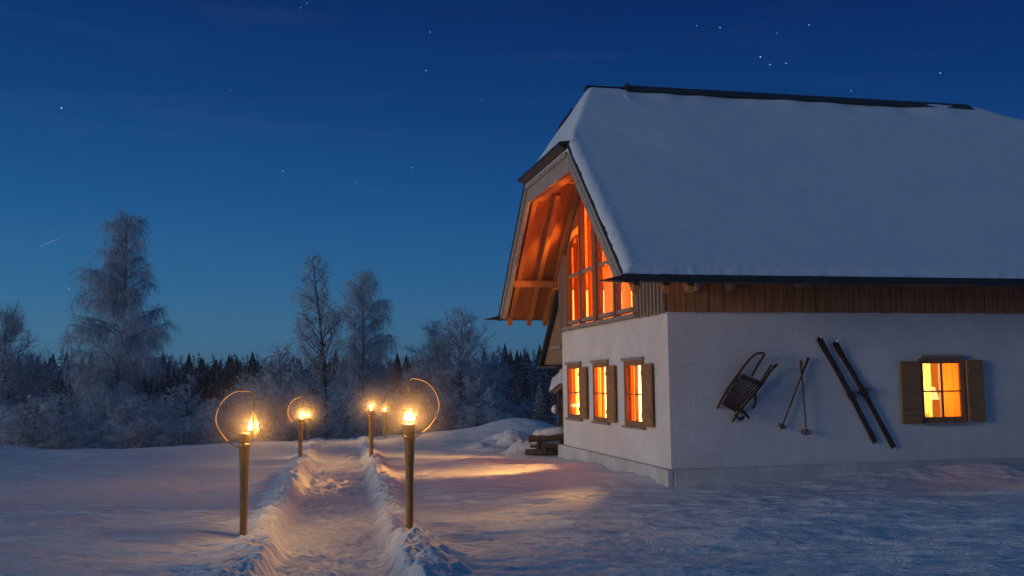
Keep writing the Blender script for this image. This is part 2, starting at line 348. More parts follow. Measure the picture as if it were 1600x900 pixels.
# ------------------------------------------------------------------ terrain
CREST = np.array([(-3, 26), (-.52, 26.04), (-.39, 26.74), (-.26, 28.98), (-.17, 29.42), (-.0988, 32.18), (.0178, 35.6), (.15, 38), (3, 38)])
HX, HY, YAW = 2.4465, 15.4369, .2183
CY_, SY_ = math.cos(YAW), math.sin(YAW)
def houseUV(x, y):
    dx = x - HX; dy = y - HY
    return dx * CY_ + dy * SY_, -dx * SY_ + dy * CY_
PC, PS = -1.62, -.172
def ground_z(x, y, detail=True):
    x = np.asarray(x, float); y = np.asarray(y, float)
    r = np.hypot(x, y)
    a = np.where(y > 1, x / np.maximum(y, 1), np.sign(x) * 3)
    yc = np.interp(a, CREST[:, 0], CREST[:, 1])
    over = np.where(y > 1, y - yc, 0)
    so = np.log1p(np.exp(np.clip(over / 1.2, -40, 40))) * 1.2
    so = np.where(y > 1, so, 0)
    slope = np.interp(a, [-.6, -.1, .05], [.078, .066, .058])
    z = -slope * np.minimum(so, 75) - .012 * np.maximum(so - 75, 0).clip(0, 200)
    far = sstep(330, 640, r)
    z = z + far * (3 + 10 * (fbm(x / 160, y / 160, 31, 3) + .35)) * sstep(0, 60, so)
    z = z + 15 * np.exp(-(((a + .108) / .030) ** 2)) * sstep(420, 760, r) * (y > 1)
    if not detail: return z
    near = 1 - sstep(45, 80, r)
    # broad undulation and wind-ripple
    z = z + near * (.10 * fbm(x / 5.5, y / 3.2, 3, 3) + .075 * fbm(x / 1.9 + 4, y / .65, 11, 4))
    rip = fbm(x / .62 + .8 * vnoise(x, y, 5), y / .20, 21, 3)
    z = z + near * .036 * rip + near * (1 - sstep(14, 24, r)) * .022 * fbm(x / .30, y / .085, 27, 3) * (1 - sstep(20, 34, r) * .4)
    # lumpy dunes in the right foreground
    fgr = sstep(-.6, .6, x) * (1 - sstep(12.5, 15.5, y))
    dn = fbm(x / 1.9 + 2, y / .46 + .12 * x, 41, 5)
    z = z + fgr * .095 * dn
    # trodden path with shovelled banks
    cx = PC + PS * (y - 8.85)
    d = (x - cx) * .985
    w = .50 + .05 * fbm(y / .8, y * 0 + np.sign(d) * 3, 51, 3) + .03 * fbm(y / .25, np.sign(d) * 5, 53, 2)
    ad = np.abs(d) + .05 * fbm(x / .30, y / .30, 55, 3)
    act = sstep(-2, 0, y) * (1 - sstep(40, 48, y)) * (1 - .55 * sstep(21, 29, y))
    floor_ = (1 - sstep(w - .06, w + .20, ad))
    bank = sstep(w - .02, w + .22, ad) * (1 - sstep(w + .26, w + .62 + .25 * (y < 10.5), ad))
    lump = 1 - np.clip(worley(x / .23, y / .26, 61) * 1.15, 0, 1)
    lump2 = 1 - np.clip(worley(x / .11, y / .12, 67) * 1.15, 0, 1)
    nearb = 1 + .45 * (1 - sstep(9.5, 12, y)) * sstep(0, .2, d)
    zb = bank * nearb * (.042 + .082 * lump + .036 * lump2 + .05 * fbm(x / .5, y / .5, 71, 3))
    foot = .022 * (.5 - worley(x / .10, y / .13, 89)) + fbm(x / .14, y / .20, 81, 3) * .050 + fbm(x / .42, y / .5, 83, 2) * .05 - .030 * (1 - np.clip(worley(x / .30, y / .42, 87) * 1.8, 0, 1))
    z = z * (1 - .5 * floor_ * act * near) + act * near * (floor_ * (-.095 + foot) + zb)
    # snow mounds by the shed and the drift against the long wall
    u, v = houseUV(x, y)
    def mound(px, py, h, sx, sy, p=1.0):
        q = ((x - px) / sx) ** 2 + ((y - py) / sy) ** 2
        return h * np.exp(-q * p)
    z = z + mound(-.05, 24.6, .38, 1.0, 1.0) * (1 + .8 * fbm(x / .5, y / .5, 91, 4)) + mound(.55, 22.6, .40, .55, .6) * (1 + .9 * fbm(x / .4, y / .4, 93, 4))
    z = z + mound(.3, 30, .5, 1.4, 1.2) + mound(-1.6, 31, .22, 1.5, 1.4) + mound(-.7, 19.6, .14, .8, .7) + mound(1.0, 18.2, .10, .7, .7)
    drift = sstep(.9, 4.2, u) * np.exp(-(np.maximum(-v - .1, 0) / .75) ** 2) * (v < 1) * (v > -4)
    z = z + drift * (.21 + .08 * fbm(x / .6, y / .6, 95, 3))
    gd = np.exp(-(np.maximum(-u - .1, 0) / .5) ** 2) * sstep(-.3, .8, v) * (v < 7.5) * (u < .5) * (u > -3)
    z = z + gd * (.035 + .04 * fbm(x / .5, y / .5, 97, 3))
    for tx, ty in ((-3.073, 11.29), (-1.20, 11.384)):
        q = np.exp(-(((x - tx) / .30) ** 2 + ((y - ty + .12) / .38) ** 2)); z = z * (1 - .9 * q) - .03 * q
    # old ski track low on the left
    tr = np.abs(y - (25.0 + .16 * (x + 13)))
    z = z - .05 * np.exp(-(tr / .18) ** 2) * sstep(-8.5, -10.5, x) + .22 * np.exp(-(((y - 27.6) / .8) ** 2)) * sstep(-12.6, -15.0, x)
    return z
def gz(x, y): return float(ground_z(np.array([x]), np.array([y]), False)[0])

def build_ground():
    th = np.concatenate([np.linspace(-180, -40, 60, endpoint=False), np.linspace(-40, 40, 1350), np.linspace(40, 180, 60)[1:]])
    th = R(1) * th
    rr = np.concatenate([[0.4, 1, 2, 3.5, 5], np.geomspace(6.2, 40, 760), np.geomspace(41, 70, 60), np.geomspace(72, 1000, 70)])
    T, Rr = np.meshgrid(th, rr)
    X = Rr * np.sin(T); Y = Rr * np.cos(T)
    Z = ground_z(X, Y)
    n, m = X.shape
    V = np.stack([X, Y, Z], -1).reshape(-1, 3)
    i = np.arange(n - 1)[:, None] * m + np.arange(m - 1)[None, :]
    F = np.stack([i, i + 1, i + m + 1, i + m], -1).reshape(-1, 4)
    # the trodden path is a sheet of its own, cut out of the snow field
    fx = X[:-1, :-1].ravel(); fy = Y[:-1, :-1].ravel()
    on = (np.abs(fx - (PC + PS * (fy - 8.85))) * .985 < .50) & (fy > 2.5) & (fy < 33)
    for name, sel in (('ground', ~on), ('path', on)):
        f = F[sel]; used = np.unique(f); lut = np.full(len(V), -1); lut[used] = np.arange(len(used)); f = lut[f]; v = V[used]
        me = bpy.data.meshes.new(name)
        me.vertices.add(len(v)); me.vertices.foreach_set('co', v.ravel())
        me.loops.add(f.size); me.loops.foreach_set('vertex_index', f.ravel())
        me.polygons.add(len(f)); me.polygons.foreach_set('loop_start', np.arange(len(f)) * 4); me.polygons.foreach_set('loop_total', np.full(len(f), 4))
        me.polygons.foreach_set('use_smooth', np.ones(len(f), bool))
        me.update(); me.validate()
        me.materials.append(M['snow'])
        o = bpy.data.objects.new(name, me); col.objects.link(o); tag(o, kind='structure')
build_ground()

# ------------------------------------------------------------------ haze
def build_haze():
    m = bpy.data.materials.new('haze'); m.use_nodes = True; nt = m.node_tree; nt.nodes.clear()
    o = nt.nodes.new('ShaderNodeOutputMaterial'); v = nt.nodes.new('ShaderNodeVolumePrincipled')
    v.inputs['Color'].default_value = (.90, .93, 1, 1); v.inputs['Density'].default_value = HAZE; v.inputs['Anisotropy'].default_value = .2
    nt.links.new(v.outputs[0], o.inputs['Volume'])
    b = MB().box(-1010, 1010, -1010, 1010, -24, 16)
    h = b.build('haze', m); tag(h, kind='stuff')
HAZE = 0.0009
build_haze()

# ------------------------------------------------------------------ house (local axes: u along the long wall, v away from the viewer)
house = empty('farmhouse', (HX, HY, 0), YAW)
tag(house, 'white plastered farmhouse with steep snow covered half-hipped roof and glowing windows', 'house')
WD, HW, HP, OA, OB = 6.267, 2.77, .30, 1.09, 1.345
TAN = .9163; ZE = 3.15; VH = 1.57; ZH = 5.83; UA = -.22; UEND = 12.6; VC = WD / 2; URIDGE = 8.09
THIP = (ZE + (VC + OB) * TAN - ZH) / (UA + OA)
def zr(v): return ZE + (min(v, WD - v) + OB) * TAN        # roof plane height

# --- plaster walls with window openings
def wall_sheet(mb, A, Bv, a0, a1, z0, z1, holes, depth_vec, depth=.16):
    """sheet spanned by A + a*Bv, holes=(a0,a1,z0,z1), with reveals"""
    As = sorted({a0, a1, *[h[0] for h in holes], *[h[1] for h in holes]}); Zs = sorted({z0, z1, *[h[2] for h in holes], *[h[3] for h in holes]})
    A = Vector(A); Bv = Vector(Bv); D = Vector(depth_vec) * depth
    P = lambda a, z: A + Bv * a + Vector((0, 0, z))
    for i in range(len(As) - 1):
        for j in range(len(Zs) - 1):
            ac = (As[i] + As[i + 1]) / 2; zc = (Zs[j] + Zs[j + 1]) / 2
            if any(h[0] < ac < h[1] and h[2] < zc < h[3] for h in holes): continue
            mb.poly([P(As[i], Zs[j]), P(As[i + 1], Zs[j]), P(As[i + 1], Zs[j + 1]), P(As[i], Zs[j + 1])])
    for (h0, h1, k0, k1) in holes:
        for p, q in (((h0, k0), (h1, k0)), ((h1, k0), (h1, k1)), ((h1, k1), (h0, k1)), ((h0, k1), (h0, k0))):
            mb.poly([P(*p), P(*q), P(*q) + D, P(*p) + D])
GW = [(4.86, 5.76, .95, 1.96), (3.07, 3.90, .95, 1.96), (1.16, 2.03, .95, 1.96)]     # gable windows (v0,v1,z0,z1)
LW = (4.46, 5.22, .98, 1.93)                                                        # long wall window (u0,u1,z0,z1)
wl_mb = MB()
wall_sheet(wl_mb, (0, 0, 0), (0, 1, 0), 0, WD, -.3, HW, GW, (1, 0, 0))
wall_sheet(wl_mb, (0, 0, 0), (1, 0, 0), 0, UEND, -.3, HW, [LW], (0, 1, 0))
wl_mb.poly([(0, WD, -.3), (UEND, WD, -.3), (UEND, WD, HW + .9), (0, WD, HW + .9)])
wl_mb.poly([(UEND, 0, -.3), (UEND, WD, -.3), (UEND, WD, 4.1), (UEND, VC, 6.6), (UEND, 0, 4.1)])
wl_mb.build('wall', M['plaster'], house)
pm = MB(); tp = .11
pm.prism([(-tp, -tp, -.3), (0, -tp, -.3), (0, WD + tp, -.3), (-tp, WD + tp, -.3)], (0, 0, HP + .3))
pm.prism([(0.001, -tp, -.3), (UEND, -tp, -.3), (UEND, -.001, -.3), (0.001, -.001, -.3)], (0, 0, HP + .3))
pm.v = [(x, y, z + (.012 * mnoise.noise((x * 2, y * 2, 3)) if z > 0 else 0)) for x, y, z in pm.v]
plinth = pm.build('plinth', M['plinth'], house)
bv = plinth.modifiers.new('bevel', 'BEVEL'); bv.width = .02; bv.segments = 2

# --- inside rooms (lit)
im = MB()
im.poly([(.35, .05, 2.62), (UEND, .05, 2.62), (UEND, WD - .05, 2.62), (.35, WD - .05, 2.62)])          # ceiling / upper floor
im.poly([(3.0, .05, -.2), (3.0, WD - .05, -.2), (3.0, WD - .05, 2.62), (3.0, .05, 2.62)])                # partition
im.poly([(3.0, 2.9, -.2), (UEND, 2.9, -.2), (UEND, 2.9, 2.62), (3.0, 2.9, 2.62)])
im.poly([(.17, .05, .02), (UEND, .05, .02), (UEND, WD - .05, .02), (.17, WD - .05, .02)])                # floor
im.poly([(3.6, .03, 2.64), (3.6, WD - .03, 2.64), (3.6, WD - .03, ZE + OB * TAN - .25), (3.6, VC, ZE + (VC + OB) * TAN - .25), (3.6, .03, ZE + OB * TAN - .25)])                  # upper back wall
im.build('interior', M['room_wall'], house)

# --- roof deck
def zhip(u): return ZH + (u + OA) * THIP
rd = MB()
TOPO, BOT = -.07, -.24
def slab(pts, mb):
    a = [Vector((p[0], p[1], p[2] + TOPO)) for p in pts]
    mb.prism(a, (0, 0, BOT - TOPO))
EI = .20
near = [(-OA, -OB + EI, ZE + EI * TAN), (UEND, -OB + EI, ZE + EI * TAN), (UEND, VC - .62, zr(VC - .62)), (URIDGE - .1, VC - .62, zr(VC - .62)), (URIDGE - .1, VC, zr(VC)), (UA, VC, zr(VC)), (-OA, VH, ZH)]
farp = [(-OA, WD + OB - EI, ZE + EI * TAN), (-OA, WD - VH, ZH), (UA, VC, zr(VC)), (URIDGE - .1, VC, zr(VC)), (URIDGE - .1, VC + .62, zr(VC - .62)), (UEND, VC + .62, zr(VC - .62)), (UEND, WD + OB - EI, ZE + EI * TAN)]
hipp = [(-OA, VH, ZH), (UA, VC, zr(VC)), (-OA, WD - VH, ZH)]
for p in (near, farp, hipp): slab(p, rd)
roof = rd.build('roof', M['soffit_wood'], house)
# dark sheet edging along verge and eaves
ed = MB()
for s in (0, 1):
    fv = (lambda v: v) if s == 0 else (lambda v: WD - v)
    a = Vector((-OA - .075, fv(-OB), ZE - .02)); b = Vector((-OA - .075, fv(VH), ZH - .02))
    ed.prism([a, a + Vector((.10, 0, 0)), b + Vector((.10, 0, 0)), b], (0, 0, -.055))
ed.prism([(-OA - .20, VH - .02, ZH - .015), (-OA - .20, WD - VH + .16, ZH - .015), (-OA + .05, WD - VH + .02, ZH + .02), (-OA + .05, VH - .02, ZH + .02)], (0, 0, -.05))
ed.prism([(-OA - .19, VH + .02, ZH - .06), (-OA - .19, WD - VH + .10, ZH - .06), (-OA - .10, WD - VH, ZH - .135), (-OA - .10, VH + .05, ZH - .135)], (.07, 0, 0))
ed.build('verge_flashing', M['dark_sheet'], roof)
# verge boards: two layers each side, one under the hip
def verge(s):
    fv = (lambda v: v) if s == 0 else (lambda v: WD - v)
    mb = MB()
    def strip(o1, o2, u0, u1):
        # offsets measured vertically below the roof plane
        zc1, zc2 = ZH - .1, ZH - .1
        zc = ZE - .045
        pts = [(u0, fv(-OB + (o1 - .045) / TAN), zc), (u0, fv(VH), ZH - o1), (u0, fv(VH), ZH - o2), (u0, fv(-OB + (o2 - .045) / TAN), zc)]
        mb.prism(pts, (u1 - u0, 0, 0))
    strip(.075, .25, -OA - .055, -OA - .004)
    strip(.252, .52, -OA - .022, -OA + .03)
    strip(.235, .29, -OA - .066, -OA - .024)
    return mb.build('verge_board', M['verge_wood'], house)
verge(0); verge(1)
hb = MB()
hb.box(-OA - .030, -OA + .03, VH + .002, WD - VH - .002, ZH - .52, ZH - .14)
hb.box(-OA - .075, -OA - .033, VH + .06, WD - VH - .06, ZH - .25, ZH - .17)
hb.build('hip_board', M['verge_wood'], house)
# eave boards: dark planks closing the eaves, tapering out past the verge
def eave(s):
    fv = (lambda v: v) if s == 0 else (lambda v: WD - v)
    mb = MB(); v0, v1 = fv(-OB - .03), fv(-OB + .20)
    zb = ZE - .06; zt = ZE + .048
    for v_a, v_b in ((v0, v1),):
        side = [(-OA - .42, v_a, zb + .01), (-OA - .05, v_a, zt - .01), (UEND, v_a, zt), (UEND, v_a, zb), (-OA, v_a, zb - .005)]
        mb.prism(side, (0, v_b - v_a, 0))
    return mb.build('eave_board', M['dark_sheet'], house)
eave(0); eave(1)
# a half-round gutter lip just under each eave gives the thin shadow line
# rafters, purlins
def zu(v): return zr(v) + BOT
for s in (0, 1):
    fv = (lambda v: v) if s == 0 else (lambda v: WD - v)
    for u in (-.93, -.47, -.09):
        top = VH if u < -.4 else 2.4
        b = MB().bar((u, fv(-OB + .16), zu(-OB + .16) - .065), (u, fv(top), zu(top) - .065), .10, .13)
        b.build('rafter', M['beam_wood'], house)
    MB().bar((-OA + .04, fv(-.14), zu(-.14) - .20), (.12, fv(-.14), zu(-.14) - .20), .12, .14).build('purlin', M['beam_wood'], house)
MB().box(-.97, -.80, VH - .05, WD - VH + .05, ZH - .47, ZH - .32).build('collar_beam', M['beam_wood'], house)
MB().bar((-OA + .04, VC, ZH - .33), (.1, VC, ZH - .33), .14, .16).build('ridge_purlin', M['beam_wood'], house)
# pale rafter tails showing below the near eave
for u in (.40, .99, 2.20, 6.9):
    k = 1.0 if u < 1.5 else .45
    MB().prism([(u - .055, -.30, 3.34), (u + .055, -.30, 3.34), (u + .04, -.30, 3.20 - .10 * k), (u - .01, -.30, 3.20 - .14 * k)], (0, .24, 0)).build('rafter_tail', M['grey_wood'], house)

# --- gable timber wall: boards with battens, open for the glazing
GZ0 = 2.755
def gtop(v):      # underside of the roof at the gable wall
    return min(zu(v), zhip(0) + BOT)
BAYS = [(4.63, 5.46), (3.62, 4.46), (2.48, 3.33), (1.42, 2.26)]
GL0, GL1 = 1.22, 5.80
def gltop(v): return min(4.54 + (min(v, WD - v) - .78) * .90, 5.48)
gc = MB()
for (a, b) in ((-.02, GL0), (GL1, WD + .02)):
    gc.prism([(-.03, a, GZ0), (-.03, b, GZ0), (-.03, b, gtop(b)), (-.03, a, gtop(a))], (.06, 0, 0))
vs = np.linspace(GL0, GL1, 24)
for a, b in zip(vs[:-1], vs[1:]):
    gc.prism([(-.03, a, gltop(a)), (-.03, b, gltop(b)), (-.03, b, gtop(b)), (-.03, a, gtop(a))], (.06, 0, 0))
gable = gc.build('gable_cladding', M['clad_wood'], house)
for v in list(np.arange(.02, GL0 - .03, .165)) + list(np.arange(GL1 + .08, WD, .15)):
    MB().prism([(-.075, v, GZ0 - .02 - .03 * random.random()), (-.075, v + .045, GZ0 - .03), (-.075, v + .045, gtop(v) - .01), (-.075, v, gtop(v) - .01)], (.044, 0, 0)).build('batten', M['batten'], gable)
# far slope overhang cladding on the wall between soffit and boards is the same gable wall
sb = MB()
sb.box(.002, UEND, -.035, -.002, HW - .02, 4.2)
side = sb.build('side_cladding', M['band_wood'], house)
jb = MB(); u = .16
while u < UEND:
    w = random.uniform(.14, .24); jb.box(u, u + w - .012, -.05 - random.random() * .006, -.036, HW - .034 + random.random() * .012, 4.15); u += w
jb.build('side_board', M['band_wood'], side)

# --- big gable glazing: four bays as window parts
for k, (a, b) in enumerate(BAYS):
    fm = MB(); n = 6
    zb = 2.83
    def arch(v): return gltop(v) - .06
    # outer frame of the bay
    fm.box(-.07, .02, a - .06, a, zb - .02, arch(a)); fm.box(-.07, .02, b, b + .06, zb - .02, arch(b))
    fm.box(-.06, .05, a + .001, b - .001, zb + .02, zb + .10)
    tz = 3.84
    fm.box(-.055, .04, a + .001, b - .001, tz, tz + .075)
    vv = np.linspace(a, b, n)
    for p, q in zip(vv[:-1], vv[1:]):
        fm.prism([(-.06, p, arch(p)), (-.06, q, arch(q)), (-.06, q, arch(q) + .06), (-.06, p, arch(p) + .06)], (.10, 0, 0))
    fr = fm.build('gable_window', M['frame_wood'], house)
    MB().box(-.085, -.062, a + .02, b - .02, zb + .03, zb + .105).build('bottom_rail', M['sash_wood'], fr)
    MB().box(-.078, -.057, a + .02, b - .02, tz + .005, tz + .07).build('transom', M['sash_wood'], fr)
    g = MB()
    for p, q in zip(vv[:-1], vv[1:]):
        g.poly([(-.052, p, zb + .1), (-.052, q, zb + .1), (-.052, q, arch(q)), (-.052, p, arch(p))])
    g.build('pane', M['glass'], fr)
    # drapes: heavy one at the far side of the bay, light one beside it, a slit left open
    def drape(v0, v1, uo, mname, amp, per):
        N = 28; V = []; F = []
        for i in range(N + 1):
            v = v0 + (v1 - v0) * i / N; uu = uo - .12 + amp * math.sin(2 * math.pi * (v - v0) / per + k)
            V += [(uu, v, 2.72), (uu, v, min(gltop(v) - .02, 5.4))]
        for i in range(N): F.append((2 * i, 2 * i + 2, 2 * i + 3, 2 * i + 1))
        return link_mesh('curtain', V, F, M[mname], fr, smooth=True)
    w = b - a
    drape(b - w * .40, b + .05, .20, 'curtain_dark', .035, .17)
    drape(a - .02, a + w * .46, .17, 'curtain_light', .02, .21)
# posts between the bays and at the ends
for v0, v1, d in ((GL1 - .28, GL1, .085), (4.52, 4.57, .09), (3.39, 3.56, .12), (2.32, 2.42, .09), (GL0, GL0 + .14, .085)):
    MB().box(-d, .03, v0, v1, 2.79, gltop((v0 + v1) / 2) - .01).build('mullion_post', M['frame_wood'], house)
MB().box(-.13, .0, GL0 - .02, GL1 + .02, 2.745, 2.815).build('sill_beam', M['grey_wood'], house)

# --- gable ground-floor windows with one opened shutter each
def flat_window(P, w, z0, z1, parent, shutters, name='window', mx=.5, header=.13, curtains=None):
    """P(a, n, z): a along the wall, n outwards"""
    fm = MB()
    def bx(mb, a0, a1, n0, n1, zz0, zz1):
        pts = [P(a0, n0, zz0), P(a1, n0, zz0), P(a1, n1, zz0), P(a0, n1, zz0)]
        mb.prism(pts, (0, 0, zz1 - zz0))
    t = .055
    bx(fm, -t, 0, -.07, .03, z0 - t, z1 + t); bx(fm, w, w + t, -.07, .03, z0 - t, z1 + t)
    bx(fm, 0.0005, w - .0005, -.07, .03, z1, z1 + t); bx(fm, .0005, w - .0005, -.07, .03, z0 - t, z0)
    fr = fm.build(name, M['frame_wood'], parent)
    sm = MB()
    e = .030
    bx(sm, .001, e, -.04, .018, z0 + .001, z1 - .001); bx(sm, w - e, w - .001, -.04, .018, z0 + .001, z1 - .001)
    bx(sm, e, w - e, -.038, .016, z0 + .001, z0 + e); bx(sm, e, w - e, -.038, .016, z1 - e, z1 - .001)
    bx(sm, w * mx - .022, w * mx + .022, -.035, .02, z0 + e, z1 - e)
    zc = z0 + (z1 - z0) * .48
    bx(sm, e, w * mx - .023, -.03, .015, zc - .012, zc + .012); bx(sm, w * mx + .023, w - e, -.03, .015, zc - .012, zc + .012)
    sm.build('sash', M['frame_wood'], fr)
    g = MB(); g.poly([P(.01, .004, z0 + .01), P(w - .01, .004, z0 + .01), P(w - .01, .004, z1 - .01), P(.01, .004, z1 - .01)]); g.build('pane', M['glass'], fr)
    hd = MB(); bx(hd, -header, w + header * .7, 0, .06, z1 + t + .002, z1 + t + .055); hd.build('header', M['grey_wood'], fr)
    sl = MB(); bx(sl, -header * .8, w + header * .8, 0, .075, z0 - t - .045, z0 - t - .002); sl.build('sill', M['grey_wood'], fr)
    for (a0, a1, ang, zz0, zz1) in shutters:
        hm = MB(); ww = a1 - a0
        c, s_ = math.cos(ang), math.sin(ang)
        sg = 1 if ang >= 0 else -1
        def SP(t_, n): # hinge at a0
            return (a0 + t_ * c - abs(s_) * 0 - n * 0 * sg, .03 + abs(s_) * t_ * abs(1) + n)
        nb = 4; step = ww / nb
        for i in range(nb):
            q0 = SP(i * step + .003, .012); q1 = SP((i + 1) * step - .003, .012)
            pts = [P(q0[0], q0[1], zz0), P(q1[0], q1[1], zz0), P(q1[0], q1[1] + .034, zz0), P(q0[0], q0[1] + .034, zz0)]
            hm.prism(pts, (0, 0, zz1 - zz0))
        for zz in (zz0 + (zz1 - zz0) * .14, zz0 + (zz1 - zz0) * .82):
            q0 = SP(.02, .047); q1 = SP(ww - .02, .047)
            hm.prism([P(q0[0], q0[1], zz), P(q1[0], q1[1], zz), P(q1[0], q1[1] + .018, zz), P(q0[0], q0[1] + .018, zz)], (0, 0, .075))
        hm.build('shutter', M['shutter_wood'], fr)
    for (a0, a1, n0, mname, amp, per, zz1) in curtains or []:
        N = 30; V = []; F = []
        for i in range(N + 1):
            a = a0 + (a1 - a0) * i / N; nn = n0 + .12 + amp * math.sin(2 * math.pi * (a - a0) / per + a0 * 9)
            V += [P(a, nn, z0 - .02), P(a, nn, zz1 if zz1 else z1 + .02)]
        for i in range(N): F.append((2 * i, 2 * i + 2, 2 * i + 3, 2 * i + 1))
        link_mesh('curtain', V, F, M[mname], fr, smooth=True)
    return fr
for (v0, v1, z0, z1), sh in zip(GW, ((4.28, 4.76), (2.43, 2.98), (.55, 1.06))):
    # a runs towards the near corner (decreasing v)
    P = lambda a, n, z, v1=v1: Vector((-n, v1 - a, z))
    w = v1 - v0
    flat_window(P, w, z0, z1, house, [(w + .085, w + .085 + .46, 0.0, .91, 1.95)], 'window', .58, .12,
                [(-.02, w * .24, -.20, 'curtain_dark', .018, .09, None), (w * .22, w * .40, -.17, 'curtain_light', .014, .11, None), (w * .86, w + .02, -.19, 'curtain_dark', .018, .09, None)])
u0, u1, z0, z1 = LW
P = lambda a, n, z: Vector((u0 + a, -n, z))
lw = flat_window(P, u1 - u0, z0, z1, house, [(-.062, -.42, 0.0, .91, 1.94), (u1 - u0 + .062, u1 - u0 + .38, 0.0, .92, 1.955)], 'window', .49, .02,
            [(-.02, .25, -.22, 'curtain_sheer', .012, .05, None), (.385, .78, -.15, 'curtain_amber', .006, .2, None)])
# things on the inner sill
sm_ = MB().lathe((u0 + .15, .20, z0), [(.03, 0), (.045, .02), (.05, .07), (.03, .11), (.035, .13)], 10); sm_.build('vase', M['pole_wood'], lw, True)

# --- roof snow: height field over the whole roof with rounded lip and clumped edges
def build_roof_snow():
    us = np.concatenate([np.arange(-OA - .07, 1.5, .03), np.arange(1.5, UEND, .06)]); vs = np.concatenate([np.arange(-OB - .024, VC, .03), np.arange(VC, WD + OB + .02, .06)])
    Ug, Vg = np.meshgrid(us, vs, indexing='ij')
    zn = ZE + (Vg + OB) * TAN; zf = ZE + (WD - Vg + OB) * TAN; zh = ZH + (Ug + OA) * THIP
    k = .05
    def smin(a, b, k): h = np.clip(.5 + .5 * (b - a) / k, 0, 1); return b * (1 - h) + a * h - k * h * (1 - h)
    base = smin(smin(zn, zf, .22), zh, .12)
    # roof steps down beyond the end of the ridge cap
    drop = sstep(URIDGE - .1, URIDGE + 1.3, Ug); cap = ZE + (VC + OB) * TAN - .02 - .36 * drop
    base = smin(base, cap, .12)
    hipfoot = (Vg > VH) & (Vg < WD - VH)
    e1 = Ug + OA + .06; e2 = Vg + OB + .03; e3 = WD + OB - Vg + .03
    ed_ = np.minimum(np.minimum(e1, e2), e3)
    nz = .05 * fbm(Ug / .10, Vg / .10, 201, 2) * (1 - sstep(.25, .5, ed_))
    ridge_d = .035 * (1 - np.clip(worley(Ug / .13 + 5, Vg / .085, 203), 0, 1)) * (1 - sstep(.02, .35, e1))
    r = .17
    t = np.clip((ed_ + nz * .6) / r, 0, 1)
    th = np.sqrt(np.clip(1 - (1 - t) ** 2, 0, 1)) * .17
    und = .030 * fbm(Ug / 3.0, Vg / 1.6, 205, 3) + .12 * (fbm(Ug / .9, Vg / .9, 213, 2) + .03) * (1 - sstep(.12, .6, np.abs(Vg - VC))) * (Ug > .4) + .004 * fbm(Ug / .25, Vg / .22, 207, 3)
    # wind-scoured lines running along the slope near the ridge
    und = und + .028 * fbm(Ug / 2.5, (Vg - .06 * Ug) / .28, 209, 3) * sstep(1.2, 3.0, Vg)
    Z = base - .075 + th + und * t + ridge_d * t
    Z = np.maximum(Z, ZE + .04 + .012 * fbm(Ug / .12, Vg / .12, 211, 2))
    n, m = Ug.shape
    V = np.stack([Ug, Vg, Z], -1).reshape(-1, 3)
    i = np.arange(n - 1)[:, None] * m + np.arange(m - 1)[None, :]
    F = np.stack([i, i + m, i + m + 1, i + 1], -1).reshape(-1, 4)
    link_mesh('roof_snow', V, F.tolist(), M['roof_snow'], roof, smooth=True)
build_roof_snow()
zc = zr(VC)
rc = MB()
rc.prism([(.50, VC - .20, zc - .02), (.50, VC, zc + .14), (.50, VC + .20, zc - .02), (.50, VC + .16, zc - .05), (.50, VC, zc + .09), (.50, VC - .16, zc - .05)], (URIDGE - .5, 0, 0))
rc.box(.465, .505, VC - .19, VC + .19, zc - .04, zc + .125)
rc.build('ridge_cap', M['dark_sheet'], roof)
rc2 = MB(); rc2.box(-.30, .46, VC - .10, VC + .10, zc + .045, zc + .066); rc2.box(-.315, -.301, VC - .10, VC + .10, zc - .06, zc + .066); rc2.build('ridge_flashing', M['dark_sheet'], roof)
MB().prism([(-.70, VC + .75, 6.62), (-.66, VC + .75, 6.72), (-.50, VC + .3, 6.98), (-.56, VC + .3, 6.90)], (.03, .05, -.02)).build('snow_guard', M['dark_sheet'], roof)

# --- lamps inside (seen as the lit windows)
def lamp(name, loc, watts, c, size=.12):
    d = bpy.data.lights.new(name, 'POINT'); d.energy = watts; d.color = c; d.shadow_soft_size = size
    o = bpy.data.objects.new(name, d); col.objects.link(o); o.parent = house; o.location = loc; return o
WARM = (1.0, .35, .060)
lamp('upper_room_lamp', (1.7, VC, 3.35), 1550, WARM, .55)
lamp('gable_room_lamp', (1.9, 3.5, 2.25), 5400, (1.0, .47, .11), .45)
lamp('side_room_lamp', (4.35, 1.35, 1.95), 400, (1.0, .50, .13), .16)

MB().lathe((u0 + .68, .75, 1.28), [(.10, 0), (.16, .0), (.09, .22), (.085, .22)], 14).build('lamp_shade', M['lamp_shade'], lw, True)
MB().lathe((u0 + .68, .75, .93), [(.07, 0), (.07, .02), (.018, .05), (.018, .34)], 10).build('lamp_foot', M['pole_wood'], lw, True)

lamp('curtain_fill', (u0 + .30, .60, 1.45), 46, (1.0, .62, .22), .08)  # extra light added behind the sheer curtain to make it glow pale

